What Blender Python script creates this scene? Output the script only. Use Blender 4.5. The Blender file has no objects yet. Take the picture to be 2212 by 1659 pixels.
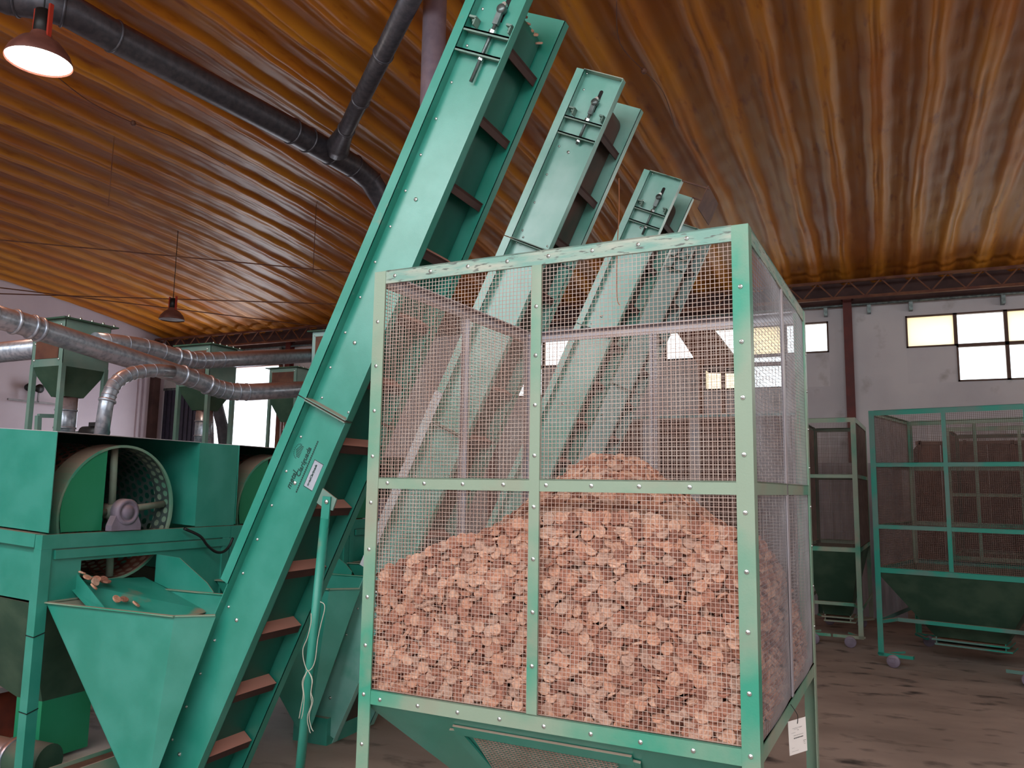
import bpy, math, random
import numpy as np
from mathutils import Vector, Matrix
random.seed(7); rng = np.random.RandomState(7)
PI = math.pi
sc = bpy.context.scene
COL = sc.collection

# ------------------------------------------------------------------ camera
# world: X runs along the back wall to the right, Y runs towards the back wall, Z up, metres
F_PX, PITCH, ROLL, YAW, EYE = 1725.45, 0.129235, 0.0157467, 0.427, 1.6
cam_d = bpy.data.cameras.new('camera'); cam = bpy.data.objects.new('camera', cam_d); COL.objects.link(cam)
cam_d.sensor_width = 36.0; cam_d.lens = F_PX / 2212 * 36.0; cam_d.clip_start = 0.05; cam_d.clip_end = 200
cam.matrix_world = (Matrix.Translation((0, 0, EYE)) @ Matrix.Rotation(YAW, 4, 'Z') @
                    Matrix.Rotation(PI / 2 + PITCH, 4, 'X') @ Matrix.Rotation(ROLL, 4, 'Z'))
sc.camera = cam

# ------------------------------------------------------------------ sky, light, exposure
w = bpy.data.worlds.new('sky'); sc.world = w; w.use_nodes = True
wn = w.node_tree.nodes; wl = w.node_tree.links
bg = wn['Background']; bg.inputs['Strength'].default_value = 3.0
_tc = wn.new('ShaderNodeTexCoord'); _sx = wn.new('ShaderNodeSeparateXYZ'); _mr = wn.new('ShaderNodeMapRange'); _mx = wn.new('ShaderNodeMix')
_mx.data_type = 'RGBA'; wl.new(_tc.outputs['Generated'], _sx.inputs[0]); wl.new(_sx.outputs[2], _mr.inputs[0])
_mr.inputs[1].default_value = -0.04; _mr.inputs[2].default_value = 0.0; wl.new(_mr.outputs[0], _mx.inputs[0])
_mx.inputs[6].default_value = (0.10, 0.095, 0.09, 1); _mx.inputs[7].default_value = (0.86, 0.92, 1.0, 1); wl.new(_mx.outputs[2], bg.inputs['Color'])

def area(name, loc, rot, sx, sy, power, color):
    l = bpy.data.lights.new(name, 'AREA'); l.shape = 'RECTANGLE'; l.size = sx; l.size_y = sy
    l.energy = power; l.color = color
    o = bpy.data.objects.new(name, l); COL.objects.link(o); o.location = loc; o.rotation_euler = rot
    return o
# assumed daylight as from a gate and strip windows behind the camera, not built
area('gate_daylight', (-0.5, -3.9, 1.9), (PI / 2, 0, 0), 7.5, 3.6, 70, (0.90, 0.97, 1.0))
area('strip_window_daylight', (-1.0, -3.9, 4.72), (math.radians(84), 0, 0), 15.0, 1.4, 330, (0.92, 0.98, 1.0))
area('skylight_daylight', (-1.0, -1.6, 5.7), (math.radians(12), 0, 0), 14.0, 2.6, 1000, (0.90, 0.98, 1.0))  # added overhead light for glare on the conveyor plates; the ceiling has no skylight
area('right_window_daylight', (9.0, 7.5, 3.4), (0, math.radians(90), 0), 3.0, 9.0, 130, (1.0, 0.97, 0.93))  # added fill that brightens back wall and floor; no window on this side
area('back_door_daylight', (-14.05, 15.5, 2.25), (-PI / 2, 0, 0), 2.6, 4.6, 210, (0.90, 0.93, 1.0))
for wx_, ww_, wp_ in [(-6.12, 2.0, 34), (-2.14, 3.2, 50), (2.7, 4.6, 70)]:
    area('back_window_daylight', (wx_, 15.5, 4.05), (-PI / 2, 0, 0), ww_, 1.4, wp_, (1.0, 0.97, 0.92))
sc.view_settings.view_transform = 'Standard'; sc.view_settings.look = 'None'
sc.view_settings.exposure = 0.0; sc.view_settings.gamma = 1.0; sc.view_settings.use_curve_mapping = False
sc.cycles.max_bounces = 6; sc.cycles.diffuse_bounces = 4; sc.cycles.glossy_bounces = 3
sc.cycles.transparent_max_bounces = 12; sc.cycles.sample_clamp_indirect = 4.0

# ------------------------------------------------------------------ reading points off at known depths
U3 = np.array([math.cos(YAW), -math.sin(YAW), 0.0]); V3 = np.array([math.sin(YAW), math.cos(YAW), 0.0])
def ray(x, y):
    du, dv = x - 1106, y - 829.5
    cr, sr = math.cos(ROLL), math.sin(ROLL)
    a = cr * du + sr * dv; b = -sr * du + cr * dv
    c, s = math.cos(PITCH), math.sin(PITCH)
    P = np.array([a, c * F_PX + s * b, s * F_PX - c * b])
    return np.array([P @ U3, P @ V3, P[2]])
def atY(x, y, Y): d = ray(x, y); t = Y / d[1]; return Vector((d[0] * t, Y, d[2] * t + EYE))
def atX(x, y, X): d = ray(x, y); t = X / d[0]; return Vector((X, d[1] * t, d[2] * t + EYE))
def atZ(x, y, Z): d = ray(x, y); t = (Z - EYE) / d[2]; return Vector((d[0] * t, d[1] * t, Z))

# ------------------------------------------------------------------ materials
def srgb(r, g, b):
    f = lambda c: ((c / 255 + 0.055) / 1.055) ** 2.4 if c > 10.3 else c / 255 / 12.92
    return (f(r), f(g), f(b), 1)
MAT = {}
def mat(name, c1, c2=None, rough=0.6, metal=0.0, scale=4.0, detail=6.0, lo=0.4, hi=0.62, bump=0.0, bscale=60.0,
        dust=None, dust_amt=0.8, spec=0.5, stretch=None, c3=None, s3=1.2, lo3=0.5, hi3=0.6):
    m = bpy.data.materials.new(name); m.use_nodes = True
    nt = m.node_tree; N = nt.nodes; L = nt.links; bs = N['Principled BSDF']
    bs.inputs['Roughness'].default_value = rough; bs.inputs['Metallic'].default_value = metal
    bs.inputs['Specular IOR Level'].default_value = spec
    tc = N.new('ShaderNodeTexCoord'); mp = N.new('ShaderNodeMapping'); L.new(tc.outputs['Object'], mp.inputs[0])
    if stretch: mp.inputs['Scale'].default_value = stretch
    col = None
    def mix(fac, a, b):
        x = N.new('ShaderNodeMix'); x.data_type = 'RGBA'
        L.new(fac, x.inputs[0])
        for k, v in ((6, a), (7, b)):
            if isinstance(v, tuple): x.inputs[k].default_value = v
            else: L.new(v, x.inputs[k])
        return x.outputs[2]
    def noise(s, d):
        n = N.new('ShaderNodeTexNoise'); n.inputs['Scale'].default_value = s; n.inputs['Detail'].default_value = d
        L.new(mp.outputs[0], n.inputs['Vector']); return n.outputs[0]
    def ramp(f, a, b):
        r = N.new('ShaderNodeMapRange'); r.inputs[1].default_value = a; r.inputs[2].default_value = b
        r.clamp = True; L.new(f, r.inputs[0]); return r.outputs[0]
    col = c1
    if c2: col = mix(ramp(noise(scale, detail), lo, hi), c1, c2)
    if c3: col = mix(ramp(noise(s3, 5), lo3, hi3), col, c3)
    if dust:   # settled dust on faces that look up
        g = N.new('ShaderNodeNewGeometry'); sx = N.new('ShaderNodeSeparateXYZ'); L.new(g.outputs['Normal'], sx.inputs[0])
        r = ramp(sx.outputs[2], 0.25, 0.75)
        mm = N.new('ShaderNodeMath'); mm.operation = 'MULTIPLY'; L.new(r, mm.inputs[0]); mm.inputs[1].default_value = dust_amt
        col = mix(mm.outputs[0], col, dust)
    if isinstance(col, tuple): bs.inputs['Base Color'].default_value = col
    else: L.new(col, bs.inputs['Base Color'])
    if bump:
        b = N.new('ShaderNodeBump'); b.inputs['Strength'].default_value = bump; b.inputs['Distance'].default_value = 0.01
        L.new(noise(bscale, 4), b.inputs['Height']); L.new(b.outputs[0], bs.inputs['Normal'])
    MAT[name] = m; return m
DUST = srgb(178, 138, 122)
mat('green_paint', srgb(42, 140, 122), srgb(58, 150, 134), 0.30, scale=5, dust=DUST, spec=1.0, bump=0.04, bscale=220)
mat('green_dusty', srgb(54, 150, 124), srgb(142, 160, 140), 0.45, scale=1.5, lo=0.38, hi=0.54, dust=DUST, c3=srgb(150, 150, 132), s3=2.3, lo3=0.52, hi3=0.66, bump=0.05, bscale=150)
mat('green_worn', srgb(120, 160, 148), srgb(172, 176, 162), 0.55, scale=6, dust=DUST, c3=srgb(92, 98, 92), s3=22, lo3=0.58, hi3=0.66, stretch=(1, 1, 5), bump=0.1)
mat('green_clean', srgb(42, 140, 122), srgb(58, 150, 134), 0.4, scale=5, c3=srgb(150, 120, 100), s3=4, lo3=0.62, hi3=0.74)
mat('green_film', srgb(104, 172, 158), srgb(138, 190, 180), 0.3, scale=3, dust=DUST, spec=1.0, c3=srgb(78, 160, 138), s3=1.6, lo3=0.55, hi3=0.62)  # paler copy of the green, glare painted in for the farther conveyors
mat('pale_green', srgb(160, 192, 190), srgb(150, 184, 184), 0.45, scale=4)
mat('green_disc', srgb(24, 132, 90), srgb(34, 138, 100), 0.55, scale=3, dust=DUST)
mat('green_grey', srgb(104, 138, 128), srgb(122, 146, 136), 0.5, scale=5, dust=DUST)
mat('green_old', srgb(46, 78, 62), srgb(70, 96, 78), 0.6, scale=4, dust=srgb(120, 104, 92))
mat('teal_paint', srgb(28, 140, 122), srgb(88, 126, 118), 0.5, scale=1.6, lo=0.45, hi=0.55, dust=DUST)
mat('lavender_steel', srgb(168, 166, 176), srgb(182, 166, 166), 0.45, scale=3, dust=srgb(196, 160, 152))
mat('pale_steel', srgb(205, 208, 214), srgb(190, 196, 200), 0.4, scale=6)
mat('belt', srgb(8, 88, 76), srgb(14, 98, 82), 0.4, scale=3)
mat('belt_old', srgb(46, 56, 48), srgb(86, 62, 54), 0.6, scale=3)
mat('cleat', srgb(56, 34, 30), srgb(70, 44, 38), 0.6, dust=srgb(196, 136, 122), dust_amt=1.0)
mat('dark_gap', srgb(20, 15, 15), None, 0.8)
mat('wire', srgb(180, 150, 138), srgb(196, 176, 166), 0.5, scale=8)
mat('wire_pale', srgb(150, 146, 150), srgb(132, 128, 132), 0.5, scale=8)
mat('wire_brown', srgb(112, 88, 80), srgb(92, 72, 66), 0.7, scale=8)
mat('zinc', srgb(214, 220, 218), srgb(190, 198, 196), 0.25, metal=0.9, scale=40)
mat('dark_steel', srgb(118, 130, 130), srgb(84, 94, 94), 0.4, metal=0.7, scale=20)
mat('galvanised', srgb(176, 182, 194), srgb(146, 154, 168), 0.3, metal=0.55, scale=26, dust=srgb(178, 124, 108), dust_amt=1.0, lo=0.45, hi=0.6)
mat('galvanised_dark', srgb(92, 90, 98), srgb(76, 76, 84), 0.42, metal=0.55, scale=18, dust=srgb(110, 40, 30), dust_amt=0.9)
mat('galvanised_lilac', srgb(176, 160, 176), srgb(160, 146, 164), 0.38, metal=0.5, scale=10)
mat('bearing_grey', srgb(132, 120, 138), srgb(120, 106, 122), 0.5, scale=12, dust=DUST, dust_amt=0.4)
mat('spoke_grey', srgb(130, 146, 130), srgb(120, 128, 116), 0.6, scale=8, dust=DUST, dust_amt=0.4)
mat('screen_plate', srgb(92, 110, 106), srgb(74, 90, 88), 0.4, metal=0.3, scale=12, dust=srgb(150, 90, 76), dust_amt=0.9)
mat('black', srgb(22, 22, 24), None, 0.5)
mat('dark_leaf', srgb(52, 50, 66), srgb(42, 42, 56), 0.5, scale=8)
mat('rust_red', srgb(120, 46, 26), srgb(90, 36, 24), 0.7, scale=5)
mat('rusty', srgb(108, 70, 54), srgb(88, 52, 44), 0.6, scale=9)
mat('truss_brown', srgb(96, 52, 40), srgb(120, 76, 50), 0.7, scale=5, dust=srgb(140, 96, 50))
mat('column_red', srgb(104, 38, 32), srgb(88, 32, 30), 0.6, scale=5)
mat('wall_white', srgb(214, 210, 214), srgb(200, 196, 202), 0.85, scale=0.8, c3=srgb(168, 162, 160), s3=3, lo3=0.6, hi3=0.8, bump=0.15, bscale=30)
mat('wall_lilac', srgb(204, 192, 202), srgb(190, 178, 190), 0.85, scale=0.7, bump=0.1, bscale=30)
mat('floor', srgb(176, 156, 146), srgb(140, 122, 114), 0.65, scale=0.9, lo=0.35, hi=0.68, c3=srgb(76, 66, 64), s3=3.4, lo3=0.56, hi3=0.72, stretch=(1, 1.7, 1), bump=0.1, bscale=12)
mat('foam', srgb(200, 132, 42), srgb(178, 102, 32), 0.4, scale=0.7, lo=0.35, hi=0.65, c3=srgb(152, 82, 26), s3=5.0, lo3=0.58, hi3=0.75, bump=0.12, bscale=14, spec=0.22, stretch=(2.2, 0.5, 1))
mat('paper', srgb(240, 232, 228), None, 0.8)
mat('plate_silver', srgb(190, 194, 206), srgb(176, 180, 194), 0.35, metal=0.2, scale=10)
mat('ink', srgb(20, 58, 52), None, 0.6)
mat('ink_black', srgb(40, 38, 40), None, 0.7)
mat('ink_grey', srgb(160, 152, 150), None, 0.7)
mat('cord_pale', srgb(190, 186, 172), None, 0.7)
mat('cord_orange', srgb(190, 120, 84), None, 0.7)
mat('lamp_shell', srgb(120, 74, 66), srgb(100, 60, 54), 0.5, scale=9)
mat('lamp_red', srgb(170, 50, 34), None, 0.5)
mat('window_frame', srgb(88, 60, 48), None, 0.6)
mat('bin_brown', srgb(116, 78, 66), srgb(92, 62, 56), 0.75, scale=3)
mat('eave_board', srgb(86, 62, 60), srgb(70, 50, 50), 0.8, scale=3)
mat('plastic_sheet', srgb(186, 180, 188), srgb(160, 156, 164), 0.35, scale=4, stretch=(3, 3, 0.5))
_m = MAT['foam']; _nt = _m.node_tree; _b = _nt.nodes['Principled BSDF']; _src = _b.inputs['Base Color'].links[0].from_socket
_at = _nt.nodes.new('ShaderNodeAttribute'); _at.attribute_name = 'foam_thick'
_mx = _nt.nodes.new('ShaderNodeMix'); _mx.data_type = 'RGBA'; _mx.blend_type = 'MULTIPLY'; _mx.inputs[0].default_value = 1.0
_rp = _nt.nodes.new('ShaderNodeMix'); _rp.data_type = 'RGBA'; _nt.links.new(_at.outputs['Fac'], _rp.inputs[0])
_rp.inputs[6].default_value = (0.62, 0.56, 0.50, 1); _rp.inputs[7].default_value = (1.12, 1.12, 1.05, 1)   # browner between the ridges, paler along them
_nt.links.new(_src, _mx.inputs[6]); _nt.links.new(_rp.outputs[2], _mx.inputs[7]); _nt.links.new(_mx.outputs[2], _b.inputs['Base Color'])
CORK = []
for i, (a, b) in enumerate([((212, 158, 132), (184, 126, 102)), ((186, 128, 106), (156, 102, 82)), ((222, 176, 152), (192, 140, 116)), ((160, 106, 88), (128, 82, 66)), ((204, 164, 144), (176, 134, 116))]):
    CORK.append(mat('cork_%d' % i, srgb(*a), srgb(*b), 0.8, scale=55, stretch=(1, 3, 1), lo=0.42, hi=0.62))
mat('cork_core', srgb(62, 32, 24), srgb(40, 20, 16), 0.9, scale=40)  # core coloured dark so the gaps between discs read as shadow
def emit(name, col, s):
    m = bpy.data.materials.new(name); m.use_nodes = True; b = m.node_tree.nodes['Principled BSDF']
    b.inputs['Base Color'].default_value = col; b.inputs['Emission Color'].default_value = col
    b.inputs['Emission Strength'].default_value = s; MAT[name] = m; return m
emit('lamp_glow', (1.0, 0.96, 0.86, 1), 9.0)
def glass(name, tint, frac):
    m = bpy.data.materials.new(name); m.use_nodes = True; nt = m.node_tree; N = nt.nodes; L = nt.links
    for n in list(N):
        if n.type == 'BSDF_PRINCIPLED': N.remove(n)
    tr = N.new('ShaderNodeBsdfTransparent'); tr.inputs[0].default_value = tint
    di = N.new('ShaderNodeBsdfTranslucent'); di.inputs[0].default_value = (0.8, 0.72, 0.55, 1)
    gl = N.new('ShaderNodeBsdfGlossy'); gl.inputs['Roughness'].default_value = 0.05
    m1 = N.new('ShaderNodeMixShader'); m1.inputs[0].default_value = frac; L.new(tr.outputs[0], m1.inputs[1]); L.new(di.outputs[0], m1.inputs[2])
    m2 = N.new('ShaderNodeMixShader'); m2.inputs[0].default_value = 0.06; L.new(m1.outputs[0], m2.inputs[1]); L.new(gl.outputs[0], m2.inputs[2])
    L.new(m2.outputs[0], N['Material Output'].inputs['Surface']); MAT[name] = m; return m
glass('clear_glass', (0.95, 0.97, 0.96, 1), 0.02)
glass('frosted_glass', (0.75, 0.70, 0.58, 1), 0.7)

# ------------------------------------------------------------------ mesh helpers
class MB:
    def __init__(s): s.v = []; s.f = []; s.m = []; s.mi = 0; s.sm = []
    def add(s, vs, fs, smooth=False):
        o = len(s.v); s.v += [tuple(p) for p in vs]
        for f in fs: s.f.append(tuple(i + o for i in f)); s.m.append(s.mi); s.sm.append(smooth)
        return s
    def box(s, a, b):
        (x0, y0, z0), (x1, y1, z1) = a, b
        if x0 > x1: x0, x1 = x1, x0
        if y0 > y1: y0, y1 = y1, y0
        if z0 > z1: z0, z1 = z1, z0
        return s.add([(x0, y0, z0), (x1, y0, z0), (x1, y1, z0), (x0, y1, z0), (x0, y0, z1), (x1, y0, z1), (x1, y1, z1), (x0, y1, z1)],
                     [(0, 3, 2, 1), (4, 5, 6, 7), (0, 1, 5, 4), (1, 2, 6, 5), (2, 3, 7, 6), (3, 0, 4, 7)])
    def beam(s, p, q, w, h, up=(0, 0, 1)):
        p, q = Vector(p), Vector(q); d = (q - p).normalized(); up = Vector(up)
        if abs(d.dot(up)) > 0.98: up = Vector((0, 1, 0))
        x = d.cross(up).normalized() * (w / 2); y = x.cross(d).normalized() * (h / 2)
        vs = [p - x - y, p + x - y, p + x + y, p - x + y, q - x - y, q + x - y, q + x + y, q - x + y]
        return s.add(vs, [(0, 3, 2, 1), (4, 5, 6, 7), (0, 1, 5, 4), (1, 2, 6, 5), (2, 3, 7, 6), (3, 0, 4, 7)])
    def prism(s, poly, ext):     # planar polygon (3D points) pushed along ext, with thickness
        n = len(poly); P = [Vector(p) for p in poly]; e = Vector(ext)
        return s.add(P + [p + e for p in P], [tuple(range(n - 1, -1, -1)), tuple(range(n, 2 * n))] +
                     [(i, (i + 1) % n, n + (i + 1) % n, n + i) for i in range(n)])
    def tube(s, path, r, n=12, caps=True, smooth=True):
        path = [Vector(p) for p in path]; rs = r if isinstance(r, (list, tuple)) else [r] * len(path)
        vs = []; prev = None
        for i, p in enumerate(path):
            d = (path[min(i + 1, len(path) - 1)] - path[max(i - 1, 0)]).normalized()
            if prev is None:
                a = Vector((0, 0, 1)) if abs(d.z) < 0.9 else Vector((1, 0, 0)); x = d.cross(a).normalized()
            else:
                x = (prev - d * prev.dot(d)).normalized()
            prev = x; y = d.cross(x)
            for k in range(n):
                t = 2 * PI * k / n; vs.append(p + (x * math.cos(t) + y * math.sin(t)) * rs[i])
        fs = [(i * n + k, i * n + (k + 1) % n, (i + 1) * n + (k + 1) % n, (i + 1) * n + k) for i in range(len(path) - 1) for k in range(n)]
        s.add(vs, fs, smooth)
        if caps:
            o = len(s.v) - len(vs)
            for f in (tuple(o + k for k in range(n - 1, -1, -1)), tuple(o + (len(path) - 1) * n + k for k in range(n))):
                s.f.append(f); s.m.append(s.mi); s.sm.append(False)
        return s
    def lathe(s, prof, c, axis=(0, 0, 1), n=32, smooth=True):
        c = Vector(c); z = Vector(axis).normalized(); a = Vector((0, 0, 1)) if abs(z.z) < 0.9 else Vector((1, 0, 0))
        x = z.cross(a).normalized(); y = z.cross(x); vs = []
        for r, h in prof:
            for k in range(n):
                t = 2 * PI * k / n; vs.append(c + z * h + (x * math.cos(t) + y * math.sin(t)) * r)
        return s.add(vs, [(i * n + k, i * n + (k + 1) % n, (i + 1) * n + (k + 1) % n, (i + 1) * n + k) for i in range(len(prof) - 1) for k in range(n)], smooth)
    def build(s, name, m, parent=None, **tags):
        me = bpy.data.meshes.new(name); me.from_pydata(s.v, [], s.f)
        ms = m if isinstance(m, (list, tuple)) else [m]
        for q in ms: me.materials.append(MAT[q] if isinstance(q, str) else q)
        me.polygons.foreach_set('material_index', s.m); me.polygons.foreach_set('use_smooth', s.sm); me.update()
        o = bpy.data.objects.new(name, me); COL.objects.link(o)
        if parent: o.parent = parent
        for k, v in tags.items(): o[k] = v
        return o
def thing(name, label, cat, loc=(0, 0, 0), rot=(0, 0, 0), group=None):
    o = bpy.data.objects.new(name, None); COL.objects.link(o); o.location = loc; o.rotation_euler = rot
    o.empty_display_size = 0.1; o['label'] = label; o['category'] = cat
    if group: o['group'] = group
    return o
def tag(o, label, cat, group=None):
    o['label'] = label; o['category'] = cat
    if group: o['group'] = group
    return o
def dup(root, loc, label, rot=None, group=None):
    r = root.copy(); COL.objects.link(r); r.location = loc; r['label'] = label
    if rot: r.rotation_euler = rot
    if group: r['group'] = group
    for ch in list(root.children):
        c = ch.copy(); COL.objects.link(c); c.parent = r
        for g in ch.children:
            d = g.copy(); COL.objects.link(d); d.parent = c
    return r
def struct(o): o['kind'] = 'structure'; return o
def sub(mb_path, n=8):   # Catmull-Rom through points
    P = [Vector(p) for p in mb_path]; out = []
    for i in range(len(P) - 1):
        p0, p1, p2, p3 = P[max(i - 1, 0)], P[i], P[i + 1], P[min(i + 2, len(P) - 1)]
        for k in range(n):
            t = k / n
            out.append(0.5 * ((2 * p1) + (p2 - p0) * t + (2 * p0 - 5 * p1 + 4 * p2 - p3) * t * t + (3 * p1 - p0 - 3 * p2 + p3) * t ** 3))
    out.append(P[-1]); return out

# ================================================================== SETTING
XL, XR, YB, YF = -16.75, 9.6, 15.0, -4.1
def roof_z(y):
    wv = YB - y
    return 5.27 + 0.1617 * wv - 0.0102 * wv * wv if wv < 8 else 5.911 - 0.003 * (wv - 8) ** 2
struct(MB().box((XL, YF, -0.12), (XR, YB, 0)).build('floor', 'floor'))
# ceiling: ribbed foam vault
def build_ceiling():
    per = 0.507; x0 = XL - 0.1; nx = int((XR - x0 + 0.2) / (per / 18)); ny = 150
    xs = x0 + np.arange(nx + 1) * per / 18; ys = np.linspace(YF - 0.1, YB + 0.05, ny + 1)
    Z = np.zeros((ny + 1, nx + 1)); X = np.zeros_like(Z); TI = np.zeros_like(Z)
    ribs = {}
    kmax = int((xs[-1] - x0) / per) + 3
    ph = rng.rand(kmax, 6) * 6.28
    for j, y in enumerate(ys):
        zc = roof_z(y)
        u = (xs - 0.423) / per; k = np.floor(u).astype(int); fr = u - k
        kk = (k - k.min()) % kmax
        wob = 0.014 * np.sin(ph[kk, 0] + y * .9) + 0.005 * np.sin(ph[kk, 1] + y * 2.3) + 0.006 * np.sin(ph[kk, 4] + y * 5.1)
        c0_ = 0.5 + 0.012 * np.sin(ph[kk, 3] + y * 1.7); wl_ = 0.19 + 0.03 * np.sin(ph[kk, 5] + y * 1.3); wr_ = 0.20 + 0.03 * np.sin(ph[kk, 2] + y * 1.9)
        dl = (c0_ - fr) / wl_; dr = (fr - c0_) / wr_
        bead = lambda q: np.where((q > 0) & (q < 1), np.sin(PI * np.clip(q, 0, 1) ** .75) ** .6, 0.0)
        prof = np.clip(1 - np.abs((fr - c0_) / 0.30) ** 4, 0, 1) * 0.022 + 0.034 * bead(dl) + 0.030 * bead(dr)
        prof += 0.008 * np.exp(-((fr - 0.06) / .05) ** 2)
        TI[j] = np.clip(prof / .055, 0, 1)
        lump = 0.006 * np.sin(ph[kk, 2] + y * 4.3) * np.sin(fr * 9 + ph[kk, 5]) + 0.003 * np.sin(y * 13 + ph[kk, 0] + fr * 5)
        Z[j] = zc - prof - lump + 0.03; X[j] = xs + wob * np.sin(PI * fr) ** 0.5
    V = np.stack([X, np.repeat(ys[:, None], nx + 1, 1), Z], -1).reshape(-1, 3)
    a = (np.arange(ny)[:, None] * (nx + 1) + np.arange(nx)[None, :]).ravel()
    Fc = np.stack([a, a + nx + 1, a + nx + 2, a + 1], -1)
    me = bpy.data.meshes.new('ceiling'); me.from_pydata(V.tolist(), [], Fc.tolist()); me.materials.append(MAT['foam'])
    me.polygons.foreach_set('use_smooth', [True] * len(me.polygons))
    at = me.attributes.new('foam_thick', 'FLOAT', 'POINT'); at.data.foreach_set('value', TI.ravel()); me.update()
    o = bpy.data.objects.new('ceiling', me); COL.objects.link(o); struct(o)
build_ceiling()
# end walls follow the vault
def gable(name, x, t, m):
    ys = np.linspace(YF, YB, 30); poly = [(x, YF, 0)] + [(x, YB, 0)] + [(x, y, roof_z(y) + 0.06) for y in ys[::-1]]
    return struct(MB().prism(poly, (t, 0, 0)).build(name, m))
gable('wall_left', XL, -0.2, 'wall_lilac'); gable('wall_right', XR, 0.2, 'wall_white')
struct(MB().box((XL, YF - 0.2, 0), (XR, YF, 5.6)).build('wall_front', 'wall_white'))
# back wall with openings
holes = [(-15.15, -12.95, 0.0, 4.46), (-6.94, -5.31, 3.46, 4.62), (-3.60, -0.67, 3.46, 4.62), (0.56, 4.9, 3.46, 4.62)]
wb = MB(); xcuts = [XL]
for h in holes:
    wb.box((xcuts[-1], YB, 0), (h[0], YB + 0.2, 5.5)); wb.box((h[0], YB, h[3]), (h[1], YB + 0.2, 5.5))
    if h[2] > 0: wb.box((h[0], YB, 0), (h[1], YB + 0.2, h[2]))
    xcuts.append(h[1])
wb.box((xcuts[-1], YB, 0), (XR, YB + 0.2, 5.5))
struct(wb.build('wall_back', 'wall_white'))
# window units: (x list, rows)
def window(name, panes, label=None):
    xs0 = min(p[0] for p in panes); xs1 = max(p[1] for p in panes); z0 = min(p[2] for p in panes); z1 = max(p[3] for p in panes)
    e = bpy.data.objects.new(name, None); COL.objects.link(e); e.location = (xs0, YB, z0); e['kind'] = 'structure'
    def T(mb): mb.v = [(a - xs0, b - YB, c - z0) for a, b, c in mb.v]; return mb
    for (a, b, c, d, g) in panes:
        f = MB(); t = 0.028
        if g == 'wall':
            T(MB().box((a, YB + .001, c), (b, YB + .19, d + .018))).build('infill_panel', 'wall_white', e); continue
        for q in (((a, YB - .02, c), (b, YB + .05, c + t)), ((a, YB - .02, d - t), (b, YB + .05, d)), ((a, YB - .02, c), (a + t, YB + .05, d)), ((b - t, YB - .02, c), (b, YB + .05, d))): f.box(*q)
        fo = T(f).build('window_frame', 'window_frame', e)
        if True:
            T(MB().box((a + t, YB + .01, c + t), (b - t, YB + .018, d - t))).build('pane', 'frosted_glass' if g == 'f' else 'clear_glass', fo)
    return e
zt, zm1, zm0, zb = 4.62, 4.065, 4.065, 3.46
window('window_1', [(0.56, 1.305, zm1, zt, 'f'), (1.305, 2.03, zm1, zt, 'c'), (2.03, 2.8, zm1, zt, 'f'), (2.8, 3.5, zm1, zt, 'c'), (3.5, 4.2, zm1, zt, 'c'), (4.2, 4.9, zm1, zt, 'f'),
                   (0.56, 1.305, zb, zm0, 'wall'), (1.305, 2.03, zb, zm0, 'c'), (2.03, 2.8, zb, zm0, 'c'), (2.8, 3.5, zb, zm0, 'c'), (3.5, 4.2, zb, zm0, 'c'), (4.2, 4.9, zb, zm0, 'wall')])
window('window_2', [(-1.40, -0.67, zm1, zt, 'c'), (-2.13, -1.40, zm1, zt, 'f'), (-2.86, -2.13, zm1, zt, 'c'), (-3.60, -2.86, zm1, zt, 'c'),
                   (-1.40, -0.67, zb, zm0, 'wall'), (-2.13, -1.40, zb, zm0, 'c'), (-2.86, -2.13, zb, zm0, 'f'), (-3.60, -2.86, zb, zm0, 'wall')])
window('window_3', [(-6.94, -6.12, zm1, zt, 'c'), (-6.12, -5.31, zm1, zt, 'c'), (-6.94, -6.12, zb, zm0, 'c'), (-6.12, -5.31, zb, zm0, 'wall')])
# doorway trim and open corrugated leaf
tr = MB()
for q in (((-15.22, YB - .03, 0), (-15.12, YB + .05, 4.5)), ((-12.98, YB - .03, 0), (-12.88, YB + .05, 4.5)), ((-15.22, YB - .03, 4.44), (-12.88, YB + .05, 4.52))): tr.box(*q)
struct(tr.build('trim_1', 'truss_brown'))
e = bpy.data.objects.new('door_1', None); COL.objects.link(e); e.location = (-16.55, YB - 0.15, 0); e['kind'] = 'structure'
for k in range(9):
    MB().box((k * 0.15 + 0.004, 0, 0.03), (k * 0.15 + 0.10, 0.05, 3.93)).box((k * 0.15 + 0.10, 0.025, 0.03), (k * 0.15 + 0.154, 0.05, 3.93)).build('door_panel', 'dark_leaf', e)
MB().box((-0.02, -0.02, 3.93), (3.8, 0.04, 3.99)).build('door_rail', 'dark_steel', e)
struct(MB().box((XL, YB - .03, 4.90), (XR, YB - .005, 5.36)).build('trim_9', 'eave_board'))  # dark strip added for the brown, shadowed wall top behind the girder
# columns
for k, (cx, nm) in enumerate([(-0.345, 'column_red'), (-12.62, 'column_red'), (-6.75 - 0.45, 'column_red'), (6.2, 'column_red')]):
    b = MB(); b.box((cx - .07, YB - .16, 0), (cx + .07, YB - .15, 5.0)); b.box((cx - .07, YB - .01, 0), (cx + .07, YB - .0, 5.0)); b.box((cx - .012, YB - .155, 0), (cx + .012, YB - .005, 5.0))
    b.box((cx - .1, YB - .2, 4.96), (cx + .1, YB, 5.0))
    struct(b.build('trim_%d' % (k + 2), nm))
b = MB(); b.box((XL, YB - .45, 0), (XL + .14, YB - .24, 5.2)); struct(b.build('trim_6', 'eave_board'))
b = MB(); b.box((XL, YB - .66, 0), (XL + .06, YB - .58, 5.2)); struct(b.build('trim_7', 'wall_lilac'))
b = MB(); b.box((XL, YB - .80, 0), (XL + .05, YB - .74, 5.2)); struct(b.build('trim_8', 'wall_lilac'))

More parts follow.
